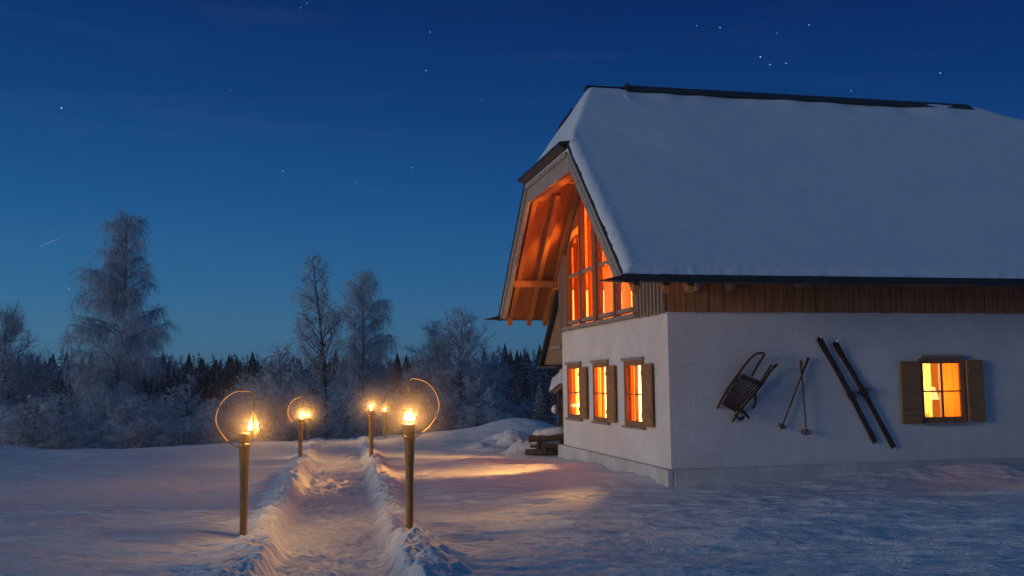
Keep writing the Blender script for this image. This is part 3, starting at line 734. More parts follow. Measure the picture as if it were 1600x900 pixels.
# --- lean-to roof with planked gable behind the house
an = empty('lean_to', (HX, HY, 0), YAW)
tag(an, 'low lean-to roof with planked gable end behind the white farmhouse', 'shed roof')
MB().prism([(.02, WD + .01, 2.03), (.02, 8.03, 2.06), (.02, 6.6, 3.39), (.02, WD + .01, 3.60)], (.05, 0, 0)).build('plank_gable', M['plank_wood'], an)
MB().prism([(-.10, 8.16, 2.00), (-.10, 8.10, 1.93), (-.10, 6.3, 3.56), (-.10, 6.3, 3.69)], (.1, 0, 0)).build('verge_board', M['dark_sheet'], an)
MB().prism([(0.01, 8.16, 2.05), (0.01, 8.10, 1.98), (0.01, 6.3, 3.61), (0.01, 6.3, 3.72)], (5, 0, 0)).build('roof', M['dark_sheet'], an)
MB().box(-.12, 5, 6.35, 8.2, 1.965, 2.02).build('eave_board', M['dark_sheet'], an)
MB().bar((-.02, 6.3, 2.42), (-.02, 7.2, 2.42), .06, .07).build('tie_beam', M['grey_wood'], an)
ls = empty('log_store', (HX, HY, 0), YAW)
tag(ls, 'dark timber log store with snow on its roof at the back corner of the farmhouse', 'log store')
b = MB()
for uu, vv in ((.15, 6.5), (.15, 7.05), (.9, 7.05)): b.box(uu - .05, uu + .05, vv - .05, vv + .05, -.1, 1.5)
b.build('post', M['log_wood'], ls)
MB().prism([(.05, 6.42, 1.62), (.05, 7.25, 1.42), (.05, 7.25, 1.38), (.05, 6.42, 1.57)], (1.1, 0, 0)).build('roof', M['plank_wood'], ls)
b = MB()
for i in range(9):
    for j in range(11):
        vv = 6.52 + i * .062 + (j % 2) * .03; zz = .10 + j * .115
        b.tube([(.12 + random.random() * .08, vv, zz), (.85, vv, zz)], .052 + random.random() * .012, 7)
b.build('firewood', M['log_wood'], ls)
def snow_lump(name, pts, r, parent, mname='snow', seed=1):
    """lumpy snow cushion lying along pts"""
    b = MB(); k = len(pts)
    n = 12; P_ = []
    for i in range(k * 4 - 3):
        t = i / 4; a = Vector(pts[int(min(t, k - 2))]); c = Vector(pts[int(min(t, k - 2)) + 1]); f = t - int(min(t, k - 2)); P_.append(a.lerp(c, f))
    m = len(P_)
    rad = [max(.004, r * math.sqrt(max(0, 1 - (2 * i / (m - 1) - 1) ** 4)) * (1 + .35 * mnoise.noise(Vector((i * .7, seed * 3.1, 0))))) for i in range(m)]
    b.tube(P_, rad, n)
    b.v = [tuple(Vector(v) + Vector((0, 0, .4 * r * mnoise.noise(Vector(v) * 6 + Vector((seed, 0, 0)))))) for v in b.v]
    return b.build(name, M[mname], parent, True)
def flat_snow(name, quad, th, parent):
    """snow blanket on a quad (4 corners, bilinear) with rounded rim"""
    q = [Vector(p) for p in quad]; N = 14; V = []; F = []
    for i in range(N + 1):
        for j in range(N + 1):
            s, t = i / N, j / N
            p = q[0] * (1 - s) * (1 - t) + q[1] * s * (1 - t) + q[2] * s * t + q[3] * (1 - s) * t
            e = min(s, 1 - s, t, 1 - t) * 5; e = min(1, e)
            p = p + Vector((0, 0, th * math.sqrt(max(0, 1 - (1 - e) ** 2)) * (1 + .4 * mnoise.noise(p * 4))))
            V.append(p)
    for i in range(N):
        for j in range(N): F.append((i * (N + 1) + j, (i + 1) * (N + 1) + j, (i + 1) * (N + 1) + j + 1, i * (N + 1) + j + 1))
    return link_mesh(name, V, F, M['snow'], parent, smooth=True)
flat_snow('roof_snow', [(-.05, 6.38, 1.62), (1.2, 6.38, 1.62), (1.2, 7.38, 1.41), (-.05, 7.38, 1.41)], .40, ls)
snow_lump('snow_clump', [(.0, 6.95, 1.05), (.15, 7.5, 1.0)], .09, ls, seed=4)
bench = empty('log_bench', (HX, HY, 0), YAW)
tag(bench, 'rough log bench with a cushion of snow beside the log store', 'bench')
MB().tube([(-.62, 6.95, .40), (.25, 6.62, .47)], [.085, .10], 10).build('seat_log', M['log_wood'], bench)
MB().tube([(-.40, 6.87, .36), (-.50, 6.84, -.15)], .05, 8).build('leg', M['log_wood'], bench)
MB().tube([(.05, 6.70, .36), (.10, 6.68, -.15)], .06, 8).build('leg', M['log_wood'], bench)
snow_lump('snow_cushion', [(-.55, 6.92, .50), (-.2, 6.79, .54), (.2, 6.64, .58)], .10, bench, seed=9)
for k, (a, c, r_, lab) in enumerate((((-.75, 6.75, .12), (.0, 6.45, .10), .07, 'lowest split log lying in the snow under the log bench'),
                                     ((-.55, 7.05, .20), (.05, 6.5, .24), .055, 'thin log propped across the others under the log bench'),
                                     ((-.35, 6.5, .14), (-.20, 7.2, .16), .06, 'short log pointing away from the viewer under the log bench'))):
    o = empty('log', (HX, HY, 0), YAW); tag(o, lab, 'log', 'loose logs by the log bench')
    MB().tube([a, Vector(a).lerp(Vector(c), .5) + Vector((0, 0, .01)), c], [r_, r_ * 1.05, r_ * .9], 9).build('bark', M['log_wood'], o, True)

# ------------------------------------------------------------------ things hanging on the long wall (house axes)
def hang(name, label, cat, u, z, group=None):
    o = empty(name, (HX + u * CY_, HY + u * SY_, z), YAW); tag(o, label, cat, group); o['_u'] = u
    del o['_u']; return o
# sled
SU, SZ = 1.25, 1.2
sled = hang('sled', 'old dark wooden sled with slatted seat hanging on the white wall', 'sled', SU, SZ)
L = lambda u, z, n: (u - SU - n * .48, -n, z - SZ)
def curve(pts, sub=6):
    pts = [Vector(p) for p in pts]; o = []
    for i in range(len(pts) - 1):
        p0 = pts[max(i - 1, 0)]; p1 = pts[i]; p2 = pts[i + 1]; p3 = pts[min(i + 2, len(pts) - 1)]
        for k in range(sub):
            t = k / sub
            o.append(.5 * ((2 * p1) + (p2 - p0) * t + (2 * p0 - 5 * p1 + 4 * p2 - p3) * t * t + (3 * p1 - p0 - 3 * p2 + p3) * t ** 3))
    o.append(pts[-1]); return o
for pts in ([(.80, 1.22, .04), (.97, 1.50, .04), (1.20, 1.79, .05), (1.36, 1.97, .08), (1.50, 2.075, .14), (1.63, 2.07, .20), (1.55, 1.95, .22), (1.40, 1.72, .23)],
            [(1.05, 1.01, .04), (1.22, 1.22, .04), (1.44, 1.44, .04), (1.60, 1.62, .05), (1.75, 1.82, .08), (1.84, 1.90, .13), (1.80, 1.86, .19)]):
    MB().tube(curve([L(*p) for p in pts]), .020, 8).build('runner', M['old_wood'], sled, True)
for k in range(9):
    f = k / 8
    a = Vector(L(.90 + .20 * f, 1.285 - .12 * f, .235)); c = Vector(L(1.21 + .36 * f, 1.775 - .135 * f, .235))
    MB().bar(a, c, .026, .016, (0, 1, 0)).build('seat_slat', M['old_wood'], sled)
for (a, c) in (((.96, 1.33), (1.18, 1.2)), ((1.22, 1.72), (1.56, 1.60))):
    MB().bar(L(*a, .215), L(*c, .215), .05, .02, (0, 1, 0)).build('cross_bar', M['old_wood'], sled)
for (a, n1) in (((.97, 1.45), .2), ((1.14, 1.68), .2), ((1.20, 1.17), .2), ((1.44, 1.45), .2), ((1.52, 1.58), .2)):
    MB().tube([L(*a, .03), L(a[0] + .02, a[1] - .03, n1 + .02)], .016, 6).build('upright', M['old_wood'], sled)
for pts in ([(1.10, 1.12, .2), (1.18, 1.05, .16), (1.24, 1.08, .1)], [(1.22, 1.2, .2), (1.30, 1.10, .16), (1.33, 1.07, .12)], [(1.46, 1.42, .2), (1.44, 1.27, .15), (1.40, 1.22, .1)]):
    MB().tube(curve([L(*p) for p in pts], 3), .022, 7).build('strut', M['old_wood'], sled, True)
MB().tube(curve([L(1.76, 1.89, .1), L(1.73, 1.87, .12), L(1.58, 1.66, .2), L(1.52, 1.6, .22)], 4), .014, 6).build('horn', M['old_wood'], sled)
# ski poles
def ski_pole(label, top, bot, n, br):
    o = hang('ski_pole', label, 'ski pole', top[0], bot[1], 'old ski poles on the wall')
    q = lambda u, z, nn: (u - top[0], -nn, z - bot[1])
    MB().tube([q(*top, n), q(*bot, n), q(bot[0] + (bot[0] - top[0]) * .05, bot[1] - .06, n)], [.013, .011, .004], 8).build('shaft', M['pole_wood'], o, True)
    d = Vector((top[0] - bot[0], 0, top[1] - bot[1])).normalized()
    g0 = Vector(q(*top, n)); MB().tube([g0 + d * .02, g0 - d * .16], [.021, .017], 8).build('grip', M['pole_wood'], o, True)
    c = Vector(q(*bot, n)); s = d.cross(Vector((0, 1, 0))).normalized(); t = Vector((0, 1, 0)) * .45 + d * .5
    ring = [c + (s * math.cos(a) + t * math.sin(a) * .8) * br for a in np.linspace(0, 2 * math.pi, 19)]
    b = MB().tube(ring, .009, 6, False)
    for a in np.linspace(0, 2 * math.pi, 7)[:-1]:
        e = c + (s * math.cos(a) + t * math.sin(a) * .8) * br; b.tube([c + d * .04, e], .006, 5)
    ring = [c - d * .02 + (s * math.cos(a) + t * math.sin(a) * .8) * br * .5 for a in np.linspace(0, 2 * math.pi, 13)]
    b.tube(ring, .006, 5, False)
    b.build('basket', M['old_wood'], o)
ski_pole('ski pole slanting from upper right to lower left beside the sled', (2.38, 1.99), (1.88, .92), .05, .07)
ski_pole('nearly upright ski pole with the larger frayed basket at its foot', (2.23, 1.94), (2.28, .82), .085, .085)
# skis
def ski(label, top, bot, n, bind):
    o = hang('ski', label, 'ski', bot[0], bot[1], 'old wooden skis on the wall')
    a = Vector((top[0] - bot[0], 0, top[1] - bot[1])); Ln = a.length; d = a.normalized(); s = Vector((d.z, 0, -d.x))
    V = []; F = []; N = 40; th = .018
    for i in range(N + 1):
        t = i / N; w = .046 - .006 * math.sin(math.pi * t) + (.006 if t > .85 else 0); 
        if t > .985: w *= .80
        lift = .07 * max(0, (t - .80) / .2) ** 2.2 + .015 * math.sin(math.pi * min(1, t / .8))
        side_ = -.045 * max(0, (t - .70) / .3) ** 1.6
        c = d * (Ln * t) + s * side_ + Vector((0, -n - lift, 0))
        V += [c - s * w, c + s * w, c + s * w + Vector((0, -th, 0)), c + s * .008 + Vector((0, -th - .004, 0)), c - s * .008 + Vector((0, -th - .004, 0)), c - s * w + Vector((0, -th, 0))]
    for i in range(N):
        for j in range(6): F.append((i * 6 + j, i * 6 + (j + 1) % 6, (i + 1) * 6 + (j + 1) % 6, (i + 1) * 6 + j))
    F += [tuple(range(5, -1, -1)), tuple(N * 6 + j for j in range(6))]
    link_mesh('blade', V, F, M['ski_wood'], o)
    # binding: toe plate, cheek irons and a strap
    t0 = bind
    c0 = d * (Ln * t0) + Vector((0, -n - .035, 0))
    b = MB().bar(c0 - d * .13, c0 + d * .13, .085, .02, (0, 1, 0)); b.build('toe_plate', M['iron'], o)
    b = MB().bar(c0 + s * .05 - d * .05, c0 + s * .05 + d * .06, .014, .05, (0, 1, 0)); b.bar(c0 - s * .05 - d * .05, c0 - s * .05 + d * .06, .014, .05, (0, 1, 0)); b.build('cheek_iron', M['iron'], o)
    MB().tube(curve([c0 - s * .05 + Vector((0, -.02, 0)), c0 - s * .02 + d * .02 + Vector((0, -.07, 0)), c0 + s * .05 + d * .03 + Vector((0, -.06, 0)), c0 + s * .12 - d * .02 + Vector((0, -.03, 0)), c0 + s * .06 - d * .06], 4), .008, 6).build('strap', M['old_wood'], o)
    MB().tube([d * Ln + s * -.05 + Vector((0, -n - .16, 0)), d * (Ln + .025) + s * -.05 + Vector((0, -n - .17, 0))], [.022, .012], 6).build('tip_snow', M['snow'], o)
ski('left and shorter of two dark wooden skis leaning across the white wall', (2.60, 2.36), (3.54, .62), .02, .44)
ski('right dark wooden ski of the pair, ending nearest the lit side window', (2.88, 2.29), (3.87, .53), .02, .52)

for o, pts in ((sled, [(.10, .02, .40), (-.02, .02, .02)]),):
    for p in pts: MB().tube([(p[0], .02, p[2]), (p[0], -.07, p[2]), (p[0], -.075, p[2] + .03)], .007, 6).build('hook', M['iron'], o)
# ------------------------------------------------------------------ torches
HALO_R = .80
def halo_mat():  # orange-tinted scattering volume added to imitate the halo round a flame
    m = bpy.data.materials.new('glow_halo'); m.use_nodes = True; nt = m.node_tree; nt.nodes.clear()
    o = nt.nodes.new('ShaderNodeOutputMaterial'); v = nt.nodes.new('ShaderNodeVolumePrincipled')
    v.inputs['Color'].default_value = (1, .80, .52, 1); v.inputs['Anisotropy'].default_value = 0
    t = nt.nodes.new('ShaderNodeTexCoord'); ln = nt.nodes.new('ShaderNodeVectorMath'); ln.operation = 'LENGTH'; nt.links.new(t.outputs['Object'], ln.inputs[0])
    mr = nt.nodes.new('ShaderNodeMapRange'); mr.inputs[1].default_value = 0; mr.inputs[2].default_value = HALO_R; mr.inputs[3].default_value = 1; mr.inputs[4].default_value = 0
    nt.links.new(ln.outputs['Value'], mr.inputs[0])
    pw = nt.nodes.new('ShaderNodeMath'); pw.operation = 'POWER'; pw.inputs[1].default_value = 2.2; nt.links.new(mr.outputs[0], pw.inputs[0])
    mu = nt.nodes.new('ShaderNodeMath'); mu.operation = 'MULTIPLY'; mu.inputs[1].default_value = .28; nt.links.new(pw.outputs[0], mu.inputs[0])
    nt.links.new(mu.outputs[0], v.inputs['Density']); nt.links.new(v.outputs[0], o.inputs['Volume'])
    return m
M['glow_halo'] = halo_mat()
def torch(base, ht, label, hoop=None, flame_dx=0.0, flame_s=1.0, tray=False, second=False, watt=1.0):
    x, y = base
    o = empty('garden_torch', (x, y, 0)); tag(o, label, 'torch', 'garden torches along the snow path')
    S = ht / 1.14
    zt = ht
    st = MB(); prof = [(.040, -.35), (.042, 0), (.045, .35 * ht), (.050, .62 * ht), (.062, .84 * ht), (.067, .872 * ht)]
    st.lathe((0, 0, 0), prof, 12).build('stake', M['stake_wood'], o, True)
    MB().lathe((0, 0, 0), [(.070, .872 * ht), (.074, .88 * ht), (.074, .895 * ht), (.070, .905 * ht)], 16).build('collar', M['brass'], o, True)
    cn = MB().lathe((0, 0, 0), [(.058, .905 * ht), (.060, .93 * ht), (.063, .985 * ht), (.060, .99 * ht)], 16); cn.build('oil_can', M['stake_wood'], o, True)
    rm = MB().lathe((0, 0, 0), [(.060, .99 * ht), (.085 if tray else .070, .992 * ht), (.085 if tray else .070, 1.0 * ht), (.030, 1.006 * ht)], 18); rm.build('rim', M['brass'], o, True)
    MB().lathe((flame_dx, 0, ht), [(.016, -.01), (.016, .035)], 8).build('wick', M['iron'], o)
    fl = MB()
    def tear(cx, cz, r, h, lean):
        prof = [(.02, 0), (.75, .14), (1, .30), (.86, .50), (.52, .72), (.22, .88), (.03, 1)]
        fl.tube([(cx + lean * t ** 1.6, 0, cz + h * t) for _, t in prof], [r * q for q, _ in prof], 8)
    fs = flame_s * .76
    if tray:
        tear(flame_dx, ht + .025, .038 * fs, .16 * fs, .01); tear(flame_dx - .042, ht + .03, .024 * fs, .12 * fs, -.008); tear(flame_dx + .042, ht + .03, .022 * fs, .105 * fs, .015)
    else:
        tear(flame_dx, ht + .025, .033 * fs, .15 * fs, .006); tear(flame_dx - .028, ht + .03, .020 * fs, .11 * fs, -.006)
    fl.build('flame', M['flame'], o, True)
    ld = bpy.data.lights.new('flame_light', 'POINT'); ld.energy = 40 * (1.25 if tray and hoop and not second else 1) * watt; ld.color = (1.0, .54, .18); ld.shadow_soft_size = .03
    lo = bpy.data.objects.new('flame_light', ld); col.objects.link(lo); lo.parent = o; lo.location = (flame_dx, 0, ht + .085)
    sk = bpy.data.meshes.new('glow_halo'); bmx = bmesh.new(); bmesh.ops.create_icosphere(bmx, subdivisions=3, radius=HALO_R); bmx.to_mesh(sk); bmx.free()
    sk.materials.append(M['glow_halo']); so = bpy.data.objects.new('glow_halo', sk); col.objects.link(so); so.parent = o; so.location = (flame_dx, 0, ht + .10)  # added ball of thin volume, only there to carry the flame's glow
    if hoop:
        MB().tube(curve([(p[0], 0, p[1]) for p in hoop], 8), [.0068] * 200, 8).build('hoop', M['hoop_wire'], o, True)
        if second:
            # cage wires that hang from the hoop around the flame
            b = MB(); hx, hz = hoop[-1]
            for a in np.linspace(0, 2 * math.pi, 6)[:-1]:
                ca, sa = math.cos(a), math.sin(a)
                b.tube(curve([(hx, 0, hz), (hx + .045 * ca, .045 * sa, hz - .10), (hx + .058 * ca, .058 * sa, hz - .2), (hx + .03 * ca, .03 * sa, hz - .30)], 4), .0028, 5)
            b.build('cage_wire', M['brass'], o)
    return o
BASE = [(-3.073, 11.29), (-4.606, 21.349), (-1.20, 11.384), (-3.093, 21.471), (-3.909, 30.0), (-5.946, 28.6)]
h1 = [(-.04, .975), (-.10, .985), (-.22, 1.07), (-.325, 1.24), (-.325, 1.36), (-.26, 1.50), (-.13, 1.60), (-.01, 1.615), (.075, 1.60), (.095, 1.54), (.095, 1.38)]
torch(BASE[0], 1.13, 'front left torch, tall tapered stake with a wide wire hoop curling left', h1, .075, 1.15, False, True)
h3 = [(.05, 1.06), (.13, 1.10), (.24, 1.19), (.325, 1.32), (.345, 1.44), (.30, 1.58), (.20, 1.69), (.06, 1.735), (0, 1.71), (-.012, 1.60)]
torch(BASE[2], 1.21, 'front right torch with broad flame on a tray and hoop curling right', h3, .0, 1.30, True)
h2 = [(-.04, .80), (-.15, .83), (-.26, .98), (-.27, 1.13), (-.2, 1.29), (-.06, 1.38), (.035, 1.40), (.05, 1.32), (.05, 1.12)]
torch(BASE[1], .93, 'second torch on the left of the path, with a smaller hoop curling left', h2, .035, 1.1, True)
torch(BASE[3], 1.09, 'second torch on the right of the path, plain slim stake without a hoop', None, 0, 1.15)
torch(BASE[4], gz(*BASE[4]) * 0 + .80, 'far right torch, small and thin, near the edge of the snow field', None, 0, 1.1)
torch(BASE[5], .70, 'far left torch at the crest, right beside the second left torch', None, 0, 1.1, True)

# ------------------------------------------------------------------ trees
class Tree:
    def __init__(self): self.trunk = MB(); self.crown = MB()
def rvec(r): return Vector((r.gauss(0, 1), r.gauss(0, 1), r.gauss(0, 1)))
def path(r, p, d, length, segs, wob, grav):
    pts = [p.copy()]; d = d.normalized(); st = length / segs
    for i in range(segs):
        d = (d + rvec(r) * wob + Vector((0, 0, grav))).normalized(); p = p + d * st; pts.append(p.copy())
    return pts
def interp(pts, t):
    f = t * (len(pts) - 1); i = min(int(f), len(pts) - 2); return pts[i].lerp(pts[i + 1], f - i), (pts[i + 1] - pts[i]).normalized()
def bare_tree(seed, Hh, prof, n_limb, t0, up, sec, twigs, twlen, twgrav, twr, limb_grav=0.0, trunk_r=.16, stems=1, twdir=.5, thick=1.0, fork=.0):
    """tapered trunk with limbs, side branches and thousands of fine twigs; prof(t) gives crown half-width at height fraction t"""
    r = random.Random(seed); T = Tree()
    for s in range(stems):
        lean = Vector((r.uniform(-.16, .16), r.uniform(-.16, .16), 1)) if stems > 1 else Vector((r.uniform(-.02, .02), r.uniform(-.02, .02), 1))
        hh = Hh * (1 if s == 0 else r.uniform(.72, .95))
        tp = path(r, Vector((r.uniform(-.15, .15) * (stems > 1), r.uniform(-.15, .15) * (stems > 1), -.3)), lean, hh + .3, 14, .035, .03)
        rad = [trunk_r * (1 - .93 * (i / 14) ** .8) + .006 for i in range(15)]
        T.trunk.tube(tp, rad, 7)
        for k in range(n_limb // stems):
            t = t0 + (1 - t0) * ((k + r.random()) / (n_limb // stems)) * .985
            p, d = interp(tp, t); w = max(.12, prof(t)) * r.uniform(.65, 1.1)
            az = r.random() * 2 * math.pi; u_ = up(t) if callable(up) else up
            dir_ = Vector((math.cos(az), math.sin(az), u_ + r.uniform(-.15, .15)))
            ln = w * math.sqrt(1 + u_ * u_ * .6)
            lp = path(r, p, dir_, ln, 7, .10, limb_grav)
            lr = max(.010, min(.055, trunk_r * .30 * (w / 1.6) * (1.1 - t * .5))) * thick
            T.trunk.tube(lp, [lr * (1 - .85 * i / 7) + .003 for i in range(8)], 5, False)  # snow rides on the limb through the frosted bark
            ns = max(2, int(sec * ln))
            for q in range(ns):
                tt = r.uniform(.12, 1); p2, d2_ = interp(lp, tt)
                dd = (d2_ * .9 + rvec(r) * .55 + Vector((0, 0, .25))).normalized()
                l2 = ln * r.uniform(.16, .42) * (1.15 - tt * .55) + .1
                sp = path(r, p2, dd, l2, 4, .16, twgrav * .35)
                T.crown.tube(sp, [twr * 1.7 * thick * (1 - .7 * i / 4) for i in range(5)], 3, False)
                nt = max(2, int(twigs * (.5 + l2)))
                for z in range(nt):
                    p3, d3 = interp(sp, r.uniform(.1, 1))
                    dd = (d3 * twdir + rvec(r) * .6).normalized()
                    l3 = twlen * r.uniform(.45, 1.25)
                    tw = path(r, p3, dd, l3, 3, .14, twgrav)
                    T.crown.tube(tw, [twr, twr * .9, twr * .75, twr * .4], 3, False)
    return T
def spruce(seed, Hh, Rr, snowy, dens=1.0):
    r = random.Random(seed); T = Tree()
    T.trunk.tube([(0, 0, -.4), (0, 0, Hh * .5), (0, 0, Hh)], [.02 * Hh, .011 * Hh, .004], 6)
    n = int(20 * dens) + int(Hh * 1.9)
    for i in range(n):
        t = (i + r.random() * .6) / n; z = Hh * (.04 + .95 * t); rr = Rr * (1 - t) ** .85 * r.uniform(.80, 1.12) + .05
        nb = max(4, int((5 + 8 * (1 - t)) * dens))
        for b in range(nb):
            az = 2 * math.pi * (b + r.random() * .8) / nb; L_ = rr * r.uniform(.62, 1.15)
            z = Hh * (.04 + .95 * min(1, t + r.uniform(-.9, .9) / n))
            ca, sa = math.cos(az), math.sin(az); droop = .34 + .18 * (1 - t)
            pts = []
            for k in range(4):
                q = k / 3; pts.append(Vector((ca * L_ * q, sa * L_ * q, z - droop * L_ * q + .22 * L_ * q * q)))
            T.crown.cur = 0
            T.crown.tube(pts, [.016, .012, .008, .003], 3, False)
            nn = max(4, int(9 * dens * (.4 + L_)))
            for m in range(nn):
                q = .12 + .88 * (m + r.random()) / nn; p, d = interp(pts, q)
                w = (.10 + .20 * L_ * (1 - q * .75)) * r.uniform(.7, 1.2)
                for sgn in (-1, 1):
                    sd_ = (Vector((-sa, ca, 0)) * sgn + d * .75 + Vector((0, 0, r.uniform(-.55, -.05)))).normalized()
                    tip = p + sd_ * w; hang = Vector((0, 0, -.35 * w)); wd = d * (w * .34)
                    T.crown.cur = 1 if r.random() < snowy * (.55 + .45 * q) else 0
                    up_ = Vector((0, 0, .02 if T.crown.cur else 0))
                    n0 = len(T.crown.v)
                    T.crown.v += [tuple(p - wd + up_), tuple(p + wd + up_), tuple(tip + up_ + hang * .3), tuple(p + sd_ * w * .5 + hang)]
                    T.crown.face((n0, n0 + 1, n0 + 2)); T.crown.face((n0, n0 + 2, n0 + 3))
    return T
def dress(T, name, mt, mc, label, cat, group):
    o = empty(name); tag(o, label, cat, group)
    T.trunk.build('trunk', mt, o, True); T.crown.build('crown', mc, o)
    return o
PROTO_USED = {}
def plant(proto, x, y, s, rz, label, group=None, sz=None):
    z = gz(x, y) - .05
    if proto.name not in PROTO_USED:
        PROTO_USED[proto.name] = 1; o = proto
    else:
        o = proto.copy(); col.objects.link(o)
        for ch in proto.children:
            c = ch.copy(); col.objects.link(c); c.parent = o
    o.location = (x, y, z); o.rotation_euler = (0, 0, rz); o.scale = (s, s, sz if sz else s)
    o['label'] = label
    if group: o['group'] = group
    return o
def spot(px, ytop, Y):
    """ground point under image column px at distance Y, and the height that reaches row ytop"""
    P_ = at(px, ytop, Y); return P_.x, P_.y, P_.z - gz(P_.x, P_.y) + .05

# big weeping birch on the left
def prof_birch(t):
    return np.interp(t, [0, .12, .30, .45, .60, .70, .76, .80, .88, .95, 1], [2.0, 2.5, 2.5, 2.1, 1.85, 1.6, .75, .80, 1.0, .70, .2])
x, y, h = spot(185, 334, 46)
big = bare_tree(11, h, prof_birch, 100, .05, lambda t: np.interp(t, [0, .35, 1], [.3, .9, 1.5]), 8.0, 12, .80, -.80, .0055, -.09, .17, twdir=.12, thick=.9)
big_o = dress(big, 'birch', M['bark'], M['twig'], '', 'tree', None)
plant(big_o, x, y, 1, 1.2, 'tallest weeping birch with drooping frosted twigs at the left')
# two birches in the middle
def prof_up(t): return np.interp(t, [0, .3, .4, .5, .62, .75, .9, 1], [.5, .8, 1.45, 1.6, 1.25, 1.0, .6, .2])
x, y, h = spot(511, 399, 46)
T = bare_tree(23, h, prof_up, 54, .32, lambda t: 1.25, 5.5, 8, .45, -.20, .0075, -.01, .12, twdir=.6)
plant(dress(T, 'birch', M['bark_birch'], M['twig'], '', 'tree', None), x, y, 1, .3, 'slender upright birch with pale trunk between the two left torches and the path')
def prof_wp(t): return np.interp(t, [0, .25, .4, .55, .7, .85, .95, 1], [.9, 1.1, 1.3, 1.25, 1.05, .9, .7, .3])
x, y, h = spot(566, 430, 48)
T = bare_tree(31, h, prof_wp, 64, .20, lambda t: np.interp(t, [0, 1], [.7, 1.6]), 6.5, 12, .80, -.8, .0055, -.09, .12, twdir=.12, thick=.8)
plant(dress(T, 'birch', M['bark'], M['twig'], '', 'tree', None), x, y, 1, 2.2, 'drooping dark crowned birch just right of the slender upright birch')
# left edge tree
def prof_l(t): return np.interp(t, [0, .25, .5, .8, 1], [1.0, 1.8, 1.6, .9, .25])
x, y, h = spot(16, 497, 38)
T = bare_tree(41, h, prof_l, 64, .10, lambda t: np.interp(t, [0, 1], [.6, 1.4]), 7.5, 11, .42, .02, .0065, .02, .10, twdir=.7)
plant(dress(T, 'bare_tree', M['bark'], M['twig'], '', 'tree', None), x, y, 1, .8, 'upright bare tree at the left edge of the picture')
# bare trees at the right, behind the front right torch
def prof_r(t): return np.interp(t, [0, .3, .55, .8, 1], [.8, 1.7, 1.8, 1.0, .25])
x, y, h = spot(724, 484, 47)
T = bare_tree(51, h, prof_r, 56, .18, lambda t: .95, 5.5, 8, .48, -.06, .007, .0, .10, twdir=.65, thick=1.1)
br = dress(T, 'bare_tree', M['bark'], M['twig'], '', 'tree', None)
plant(br, x, y, 1, .5, 'tallest bare tree with open spreading crown left of the farmhouse')
x, y, h2_ = spot(693, 505, 49)
plant(br, x, y, h2_ / h * 1.0, 2.4, 'bare tree with narrow crown just left of the tallest bare tree by the house')

# frosted undergrowth: several kinds of small bushy tree
fr_group = 'frosted small trees below the snow field'
def prof_round(t): return np.interp(t, [0, .3, .6, .85, 1], [1.0, 1.35, 1.3, .8, .3])
def prof_cone(t): return np.interp(t, [0, .2, .5, .8, 1], [1.35, 1.3, .9, .4, .12])
fkinds = []
for i, (pf, up_, gr, st) in enumerate(((prof_round, .7, -.10, 2), (prof_round, .95, -.25, 3), (prof_cone, .45, -.12, 1), (prof_round, 1.2, -.02, 3))):
    T = bare_tree(60 + i, 4.0, pf, 46, .04, up_, 5.5, 9, .42, gr * 1.6, .0095, -.13 if i != 3 else .0, .075, stems=st, twdir=.45, thick=1.9)
    fkinds.append((dress(T, 'frosted_tree', M['bark_frost'], M['twig_frost'], '', 'tree', fr_group), 4.0))
Fplace = [  # px, ytop, Y, kind
    (2, 590, 36, 0), (45, 615, 34, 1), (75, 612, 46, 3), (120, 630, 40, 0), (150, 618, 38, 2), (225, 612, 39, 1), (268, 604, 50, 0), (297, 585, 40, 2),
    (245, 640, 37, 0), (330, 622, 44, 0), (358, 606, 52, 1), (385, 590, 58, 3), (345, 640, 38, 1), (410, 600, 46, 0), (430, 575, 56, 3), (455, 545, 54, 3), (452, 600, 42, 1),
    (478, 590, 45, 0), (535, 575, 50, 1), (545, 605, 42, 0), (575, 560, 52, 3), (600, 572, 50, 0), (612, 600, 43, 1), (640, 588, 50, 3), (655, 560, 58, 3), (585, 610, 41, 0),
    (668, 600, 46, 1), (690, 590, 48, 0), (710, 615, 44, 3), (752, 590, 46, 3), (760, 605, 44, 2), (735, 600, 48, 1), (780, 610, 48, 0), (640, 625, 42, 2), (505, 605, 52, 0), (395, 635, 39, 2),
    (185, 620, 36, 0), (20, 640, 33, 0), (215, 655, 34, 3), (290, 650, 36, 1), (92, 650, 35, 2), (810, 620, 50, 1), (665, 640, 42, 0), (715, 648, 43, 0), (752, 545, 52, 3), (772, 572, 54, 3), (738, 630, 42, 0), (765, 640, 42, 1)]
descr = ['frosted bushy small tree', 'frosted several-stemmed drooping bush', 'frosted cone-shaped small tree', 'frosted bush with upright twigs']
def side_of(px):
    marks = [(0, 'at the left edge'), (60, 'near the left edge'), (130, 'left of the tall weeping birch'), (185, 'under the tall weeping birch'), (250, 'right of the tall weeping birch'),
             (300, 'in the gap right of the tall birch'), (350, 'left of the front left torch'), (395, 'behind the front left torch'), (430, 'left of the second left torch'), (475, 'behind the second left torch'),
             (510, 'at the foot of the slender birch'), (560, 'under the drooping birch'), (590, 'behind the second right torch'), (612, 'behind the far right torch'), (645, 'behind the front right torch'),
             (690, 'just right of the front right torch'), (725, 'under the tallest bare tree'), (765, 'right of the tallest bare tree'), (810, 'near the spruces by the farmhouse')]
    return min(marks, key=lambda m_: abs(m_[0] - px))[1]
seen = {}
sizes = sorted([at(p, t_, Y).z for p, t_, Y, k in Fplace])
